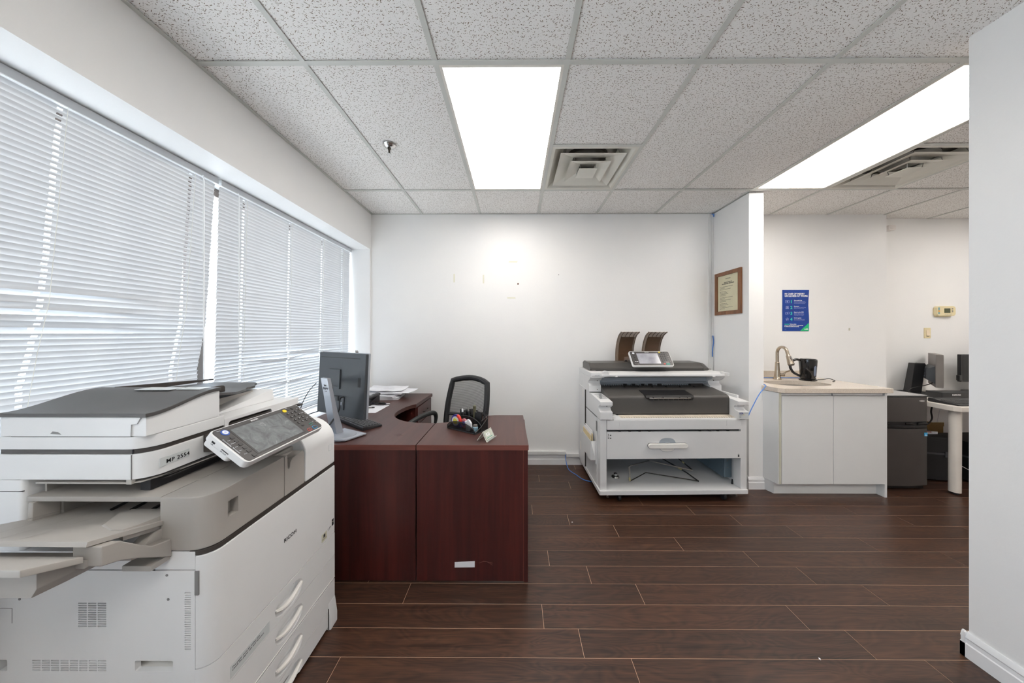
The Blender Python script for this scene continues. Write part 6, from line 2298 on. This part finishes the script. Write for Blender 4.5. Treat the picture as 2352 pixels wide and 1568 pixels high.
big_keyboard('black keyboard lying on the white table in front of the monitors', 3.80, 4.28, 2.560, 2.745, .765)
cn = thing('sound_bar', 'black box with a pale maker name standing behind the keyboard on the white table', 'speaker', (4.4, 2.86, .765))
obj('body', MB().box(4.06, 4.75, 2.835, 2.95, .7655, .826), 'black_plastic', cn, bevel=.006)
text('maker_name', 'SAMSUNG', (4.155, 2.8345, .797), (1, 0, 0), (0, 0, 1), .018, 'print_white', cn, bold=.0004)
cb2 = tag(obj('cable', MB().tube(bez([(3.83, 2.80, .7695), (3.86, 2.80, .7695), (3.90, 2.79, .775), (3.905, 2.80, .7695), (3.86, 2.815, .7690)], 6), .0034, 6), 'cable_black'), 'short black cable lying behind the keyboard on the white table', 'cable')
kb3 = thing('keyboard', 'slim black keyboard at the left end of the white table, under a cable loop', 'keyboard', (3.90, 2.95, .765))
obj('case', MB().prism([(2.86, .7655), (2.86, .775), (3.02, .792), (3.02, .7655)], 3.765, 3.925, 'x'), 'black_plastic', kb3, bevel=.002)
for r in range(5):
    for c_ in range(7):
        x, y = 3.775 + c_ * .021, 2.875 + r * .026
        zz = .775 + (y - 2.86) * .106
        obj('key', MB().box(x, x + .016, y, y + .018, zz, zz + .006), 'key_cap', kb3, smooth=False)
# cord beside the fridge and things stored under the table
tag(obj('cord', MB().tube(bez([(3.92, 2.80, .715), (3.88, 2.78, .66), (3.83, 2.74, .60), (3.77, 2.74, .545), (3.72, 2.80, .50)], 8), .0055, 8), 'cable_black'), 'thick black cord running down behind the fridge under the white table', 'cord')
tag(obj('cord', MB().tube(bez([(4.68, 3.27, .70), (4.65, 3.26, .58), (4.61, 3.25, .46), (4.60, 3.25, .36)], 8), .0025, 6), 'pen_white'), 'thin white cord hanging down the wall under the white table', 'cord')
bx_ = thing('cardboard_box', 'brown cardboard box partly visible behind the fridge under the white table', 'box', (4.42, 3.23, .0))
obj('body', MB().box(4.30, 4.54, 3.16, 3.295, .0, .42), 'box_board', bx_, bevel=.002)
obj('flap', MB().box(4.30, 4.54, 3.155, 3.16, .405, .445), 'box_board', bx_, smooth=False)


def case(label, x0, x1, y0, y1, h, rot, tone, handle=True):
    cx_, cy_ = (x0 + x1) / 2, (y0 + y1) / 2
    t_ = thing('equipment_case', label, 'case', (cx_, cy_, 0), rot)
    w_, d_ = (x1 - x0) / 2, (y1 - y0) / 2
    o = lambda n, mb, mt, **k: obj(n, mb, mt, t_, local=True, **k)
    b_ = o('lower_shell', MB().prism(rrect(-w_, w_, -d_, d_, .03, 5), .012, h * .62), tone, bevel=.008)
    l_ = o('lid', MB().prism(rrect(-w_, w_, -d_, d_, .03, 5), h * .632, h), tone, bevel=.012)
    o('rim', MB().prism(rrect(-w_ - .004, w_ + .004, -d_ - .004, d_ + .004, .033, 5), h * .605, h * .645), 'bag_trim', bevel=.002)
    for x in (-w_ * .5, w_ * .5):
        o('latch', MB().box(x - .02, x + .02, -d_ - .012, -d_ - .004, h * .56, h * .68), 'bag_trim', bevel=.002)
        o('runner', MB().box(x - .015, x + .015, -d_ * .8, d_ * .8, 0, .012), 'rubber_black', smooth=False)
    if handle:
        o('handle', MB().tube([(-w_ * .45, 0, h - .004), (-w_ * .43, 0, h + .045), (w_ * .43, 0, h + .045), (w_ * .45, 0, h - .004)], .012, 8), 'black_plastic')
    return t_


case('black case with a carrying handle under the table, right beside the fridge', 3.80, 4.16, 2.80, 3.12, .415, -.22, 'bag_black')
case('black case standing behind the white table leg, nearer the right edge', 4.22, 4.72, 2.74, 3.06, .375, .05, 'bag_black', False)
tg = tag(obj('paper_tag', MB().prism([(3.965, .415), (4.09, .415), (4.09, .437), (3.965, .447)], 2.885, 2.887, 'y'), 'paper_shade', None, smooth=False), 'pale printed tag on top of the handled black case', 'tag')
obj('print_band', MB().prism([(3.975, .434), (4.03, .430), (4.03, .438), (3.975, .442)], 2.8846, 2.8849, 'y'), 'bag_red', tg, smooth=False)
tag(obj('cord', MB().tube(bez([(3.98, 2.71, .22), (4.06, 2.705, .18), (4.12, 2.70, .15), (4.20, 2.70, .145), (4.30, 2.71, .15)], 6), .0028, 6), 'pen_white'), 'thin white cord draped across the black cases', 'cord')

# ================================================================== ON THE WALLS
# framed certificate on the stub wall (faces left)
cf = thing('framed_certificate', 'wood framed certificate on the side of the stub wall above the printer', 'picture frame', (2.093, 2.91, 1.79))
fy0, fy1, fz0, fz1 = 2.735, 3.090, 1.574, 2.000
XC = 2.0925
bw, dp = .036, .018
for a in ((fy0, fy0 + bw, fz0, fz1), (fy1 - bw, fy1, fz0, fz1), (fy0 + bw, fy1 - bw, fz0, fz0 + bw), (fy0 + bw, fy1 - bw, fz1 - bw, fz1)):
    obj('frame_rail', MB().box(XC - dp, XC, a[0], a[1], a[2], a[3]), 'frame_wood', cf, bevel=.002)
sh_ = obj('document', MB().box(XC - .006, XC - .003, fy0 + bw - .002, fy1 - bw + .002, fz0 + bw - .002, fz1 - bw + .002), 'parchment', cf, smooth=False)
ctext = lambda s, z, sz, al='CENTER', y=(fy0 + fy1) / 2, **kw: text('document_text', s, (XC - .0064, y, z), (0, -1, 0), (0, 0, 1), sz, 'print_black', sh_, align=al, **kw)
ctext('Certificate', 1.925, .016)
ctext('of', 1.907, .010)
ctext('ASSOCIATION OF\nPROFESSIONAL ENGINEERS', 1.888, .0135, bold=.0004)
rnd = random.Random(6)
y = fy1 - bw - .030
z = 1.850
k = 0
words = ['This is to certify that the holder named below has been', 'granted this certificate', 'and is authorized to offer services to the public', 'within the scope of practice', 'subject to the conditions listed', 'and the regulations made thereunder', 'in accordance with the act']
for q in range(16):
    if q in (3, 7, 11):
        z -= .008
    ctext(words[q % 7], z, .0078, 'LEFT', y)
    z -= .0130

# injury poster on the kitchen wall
po_ = thing('safety_poster', 'blue safety poster with four numbered steps on the kitchen wall above the faucet', 'poster', (3.0, 3.182, 1.63))
PX0, PX1, PZ0, PZ1 = 2.857, 3.138, 1.413, 1.852
PY = 3.1805
pg = []
for i in range(9):
    zz = PZ0 + (PZ1 - PZ0) * i / 8
    wv = .004 * math.sin(i * .9)
    pg.append([(PX0 + (PX1 - PX0) * j / 4 + (wv if j == 4 else 0), PY - .0012 - .0012 * abs(math.sin(j * 1.3 + i * .8)), zz) for j in range(5)])
sheet_ = obj('sheet', MB().sheet(pg, .0006), 'poster_blue', po_)
PT = PY - .0040
pt_ = lambda s, x, z, sz, mt='print_white', **kw: text('poster_text', s, (PX0 + x, PT, PZ0 + z), (1, 0, 0), (0, 0, 1), sz, mt, po_, **kw)
pt_('IN CASE OF INJURY\nOR ILLNESS AT WORK', .022, .390, .0245, bold=.0009, line=.95)
for k, (h, ls) in enumerate((('Get medical help', 'First aid and medical attention\nmust be recorded and reported\nto your supervisor right away'), ('Document', 'Write down the details of what\nhappened and keep a copy'), ('Report to the WSIB', 'Injuries or illness must be\nreported within three days\nof learning of the incident'), ('Work together', 'Plan a safe and timely return\nto work with your employer'))):
    zz = .305 - k * .0625
    pt_(str(k + 1), .083, zz - .006, .044, 'print_teal', bold=.0014)
    pt_(h, .122, zz + .018, .0125, bold=.0005)
    pt_(ls, .122, zz + .006, .0098, 'print_lilac', line=.95)
    m = MB()
    bx0 = PX0 + .030
    z0_ = PZ0 + zz - .006
    if k == 0:
        for a in ((0, .042, 0, .003), (0, .042, .027, .030), (0, .003, 0, .03), (.039, .042, 0, .03), (.013, .029, .012, .018), (.018, .024, .007, .023)):
            m.box(bx0 + a[0], bx0 + a[1], PT - .0003, PT, z0_ + a[2], z0_ + a[3])
    elif k == 1:
        for a in ((.002, .038, 0, .004), (.006, .034, .006, .009), (.006, .034, .026, .030), (.006, .010, .006, .03), (.030, .034, .006, .03), (.014, .026, .013, .022)):
            m.box(bx0 + a[0], bx0 + a[1], PT - .0003, PT, z0_ + a[2], z0_ + a[3])
    elif k == 2:
        for a in ((0, .022, .004, .007), (0, .022, .022, .025), (0, .003, .004, .025), (.018, .021, .004, .025), (.024, .044, .008, .011), (.024, .044, .027, .030), (.024, .027, .008, .03), (.041, .044, .008, .03)):
            m.box(bx0 + a[0], bx0 + a[1], PT - .0003, PT, z0_ + a[2], z0_ + a[3])
    else:
        for cx_, cz_, r_ in ((.020, .026, .005), (.008, .018, .004), (.032, .018, .004), (.012, .005, .004), (.028, .005, .004)):
            m.lathe([(0, PT - .0003), (r_, PT - .0003), (r_, PT)], (bx0 + cx_, z0_ + cz_), 10, 0, 'y')
        m.box(bx0 + .010, bx0 + .030, PT - .0003, PT, z0_ + .010, z0_ + .014)
    obj('poster_icon', m, 'print_lilac', po_, smooth=False)
pt_('Questions?', .020, .070, .0120, 'print_teal', bold=.0005)
pt_('Visit us online', .078, .070, .0120, bold=.0005)
pt_('Call us at 1-800-387-0750 TTY: 1-800-387-0050', .020, .057, .0102, bold=.0004)
pt_('For details and additional reporting', .020, .045, .0108, bold=.0004)
pt_('1234A', .020, .018, .0075, 'print_lilac')
obj('corner_flash', MB().add([(PX1 - .095, PT - .0002, PZ0 + .002), (PX1 - .004, PT - .0002, PZ0 + .002), (PX1 - .002, PT - .0002, PZ0 + .088)], [(0, 1, 2)]), 'poster_green', po_, smooth=False)
text('poster_text', 'wsib', (PX1 - .050, PT - .0006, PZ0 + .014), (1, 0, 0), (0, 0, 1), .022, 'print_white', po_, bold=.0008)
obj('fold_line', MB().box(PX0 + .002, PX1 - .002, PT - .0001, PT + .0004, PZ0 + .2165, PZ0 + .2175), 'print_navy', po_, smooth=False)

# thermostat and light switch
th_ = thing('thermostat', 'cream thermostat with a dark green display on the far alcove wall', 'thermostat', (4.735, 3.302, 1.63))
tx0, tx1, tz0, tz1 = 4.628, 4.832, 1.580, 1.688
obj('body', MB().prism(rrect(tx0, tx1, tz0, tz1, .028, 6), 3.268, 3.302, 'y'), 'almond_plastic', th_, bevel=.006, seg=3)
obj('back_plate', MB().prism(rrect(tx0 + .012, tx1 - .03, tz0 - .008, tz0 + .03, .01, 4), 3.285, 3.302, 'y'), 'almond_plastic', th_, bevel=.003)
obj('display', MB().box(4.705, 4.770, 3.2668, 3.2684, 1.612, 1.662), 'lcd_green', th_, smooth=False)
obj('strip', MB().box(4.638, 4.655, 3.2668, 3.2684, 1.600, 1.672), 'thermo_teal', th_, smooth=False)
obj('strip_centre', MB().box(4.638, 4.655, 3.2664, 3.2668, 1.622, 1.644), 'thermo_orange', th_, smooth=False)
for q in range(4):
    obj('button', MB().prism(rrect(4.712 + q * .019, 4.725 + q * .019, 1.593, 1.600, .002, 2), 3.2660, 3.2684, 'y'), 'cabinet_edge', th_)
for q in range(3):
    obj('button', MB().prism(rrect(4.785, 4.800, 1.622 + q * .016, 1.630 + q * .016, .002, 2), 3.2660, 3.2684, 'y'), 'print_grey', th_)
ls_ = thing('light_switch', 'almond rocker light switch below the thermostat', 'light switch', (4.56, 3.302, 1.39))
obj('plate', MB().prism(rrect(4.527, 4.597, 1.335, 1.449, .004, 3), 3.296, 3.302, 'y'), 'almond_plastic', ls_, bevel=.002)
obj('rocker', MB().prism([(3.296, 1.360), (3.2885, 1.364), (3.2945, 1.425), (3.296, 1.425)], 4.546, 4.580, 'x'), 'switch_face', ls_, bevel=.001)
obj('rocker_gap', MB().box(4.550, 4.576, 3.2950, 3.2961, 1.354, 1.359), 'seam_dark', ls_, smooth=False)

# leftover tape strips and pin marks on the back wall
def mark(name, label, x0, x1, z0, z1, mt, cat, skew=0.0):
    m = MB().prism([(x0 + skew, z0), (x1 + skew, z0), (x1, z1), (x0, z1)], 3.1446, 3.1459, 'y')
    tag(obj(name, m, mt, None, smooth=False), label, cat)


mark('tape_strip', 'pale strip of tape left on the back wall, in the bright reflection of the lamp', -.063, .028, 2.141, 2.158, 'mark_tape', 'tape', -.006)
mark('tape_strip', 'pale strip of tape left lower on the back wall', -.085, .002, 1.758, 1.772, 'mark_tape', 'tape', .004)
mark('tape_strip', 'faint upright strip of tape on the back wall, leftmost of the two upright ones', -.655, -.640, 1.93, 2.02, 'mark_tape', 'tape')
mark('tape_strip', 'faint upright strip of tape on the back wall, right of its twin', -.343, -.328, 1.92, 2.01, 'mark_tape', 'tape')
tag(obj('wall_chip', MB().lathe([(0, 3.1440), (.009, 3.1445), (.010, 3.1459)], (.032, 1.914), 8, 0, 'y'), 'mark_brown', None), 'little brown chip in the paint between the two level tape strips', 'mark')
tag(obj('nail_head', MB().lathe([(0, 3.1430), (.004, 3.1435), (.004, 3.1459)], (.464, 2.010), 8, 0, 'y'), 'print_black', None), 'tiny dark nail head alone on the back wall, right of the tape strips', 'nail')
tag(obj('wall_chip', MB().prism([(3.563, 1.420), (3.580, 1.418), (3.582, 1.443), (3.566, 1.446)], 3.1805, 3.1819, 'y'), 'cabinet_edge', None, smooth=False), 'small beige patch chipped in the kitchen wall right of the poster', 'mark')
tag(obj('nail_head', MB().lathe([(0, 1.9462), (.004, 1.9468), (.004, 1.949)], (1.12, 1.995), 8, 0, 'x'), 'dark_steel', None), 'tiny dark nail in the near right wall', 'nail')
for k, (x, y, an) in enumerate(((.42, 2.18, .3), (1.30, 1.27, 1.0), (2.07, 1.262, -.5), (2.73, 1.76, -.6))):
    ca, sa = math.cos(an), math.sin(an)
    l_, w_ = (.004, .003) if k < 2 else (.012, .0022)
    m = MB().box(-l_, l_, -w_, w_, .0002, .0016).xf(lambda a, b, c_: (x + a * ca - b * sa, y + a * sa + b * ca, c_))
    tag(obj('paper_scrap', m, 'paper_white', None, smooth=False), ('tiny white crumb of paper on the floor between the desk and the printer', 'tiny white crumb of paper on the bare floor in the foreground', 'thin white sliver of paper on the floor near the right wall', 'thin pale sliver on the floor in front of the fridge')[k], 'scrap')
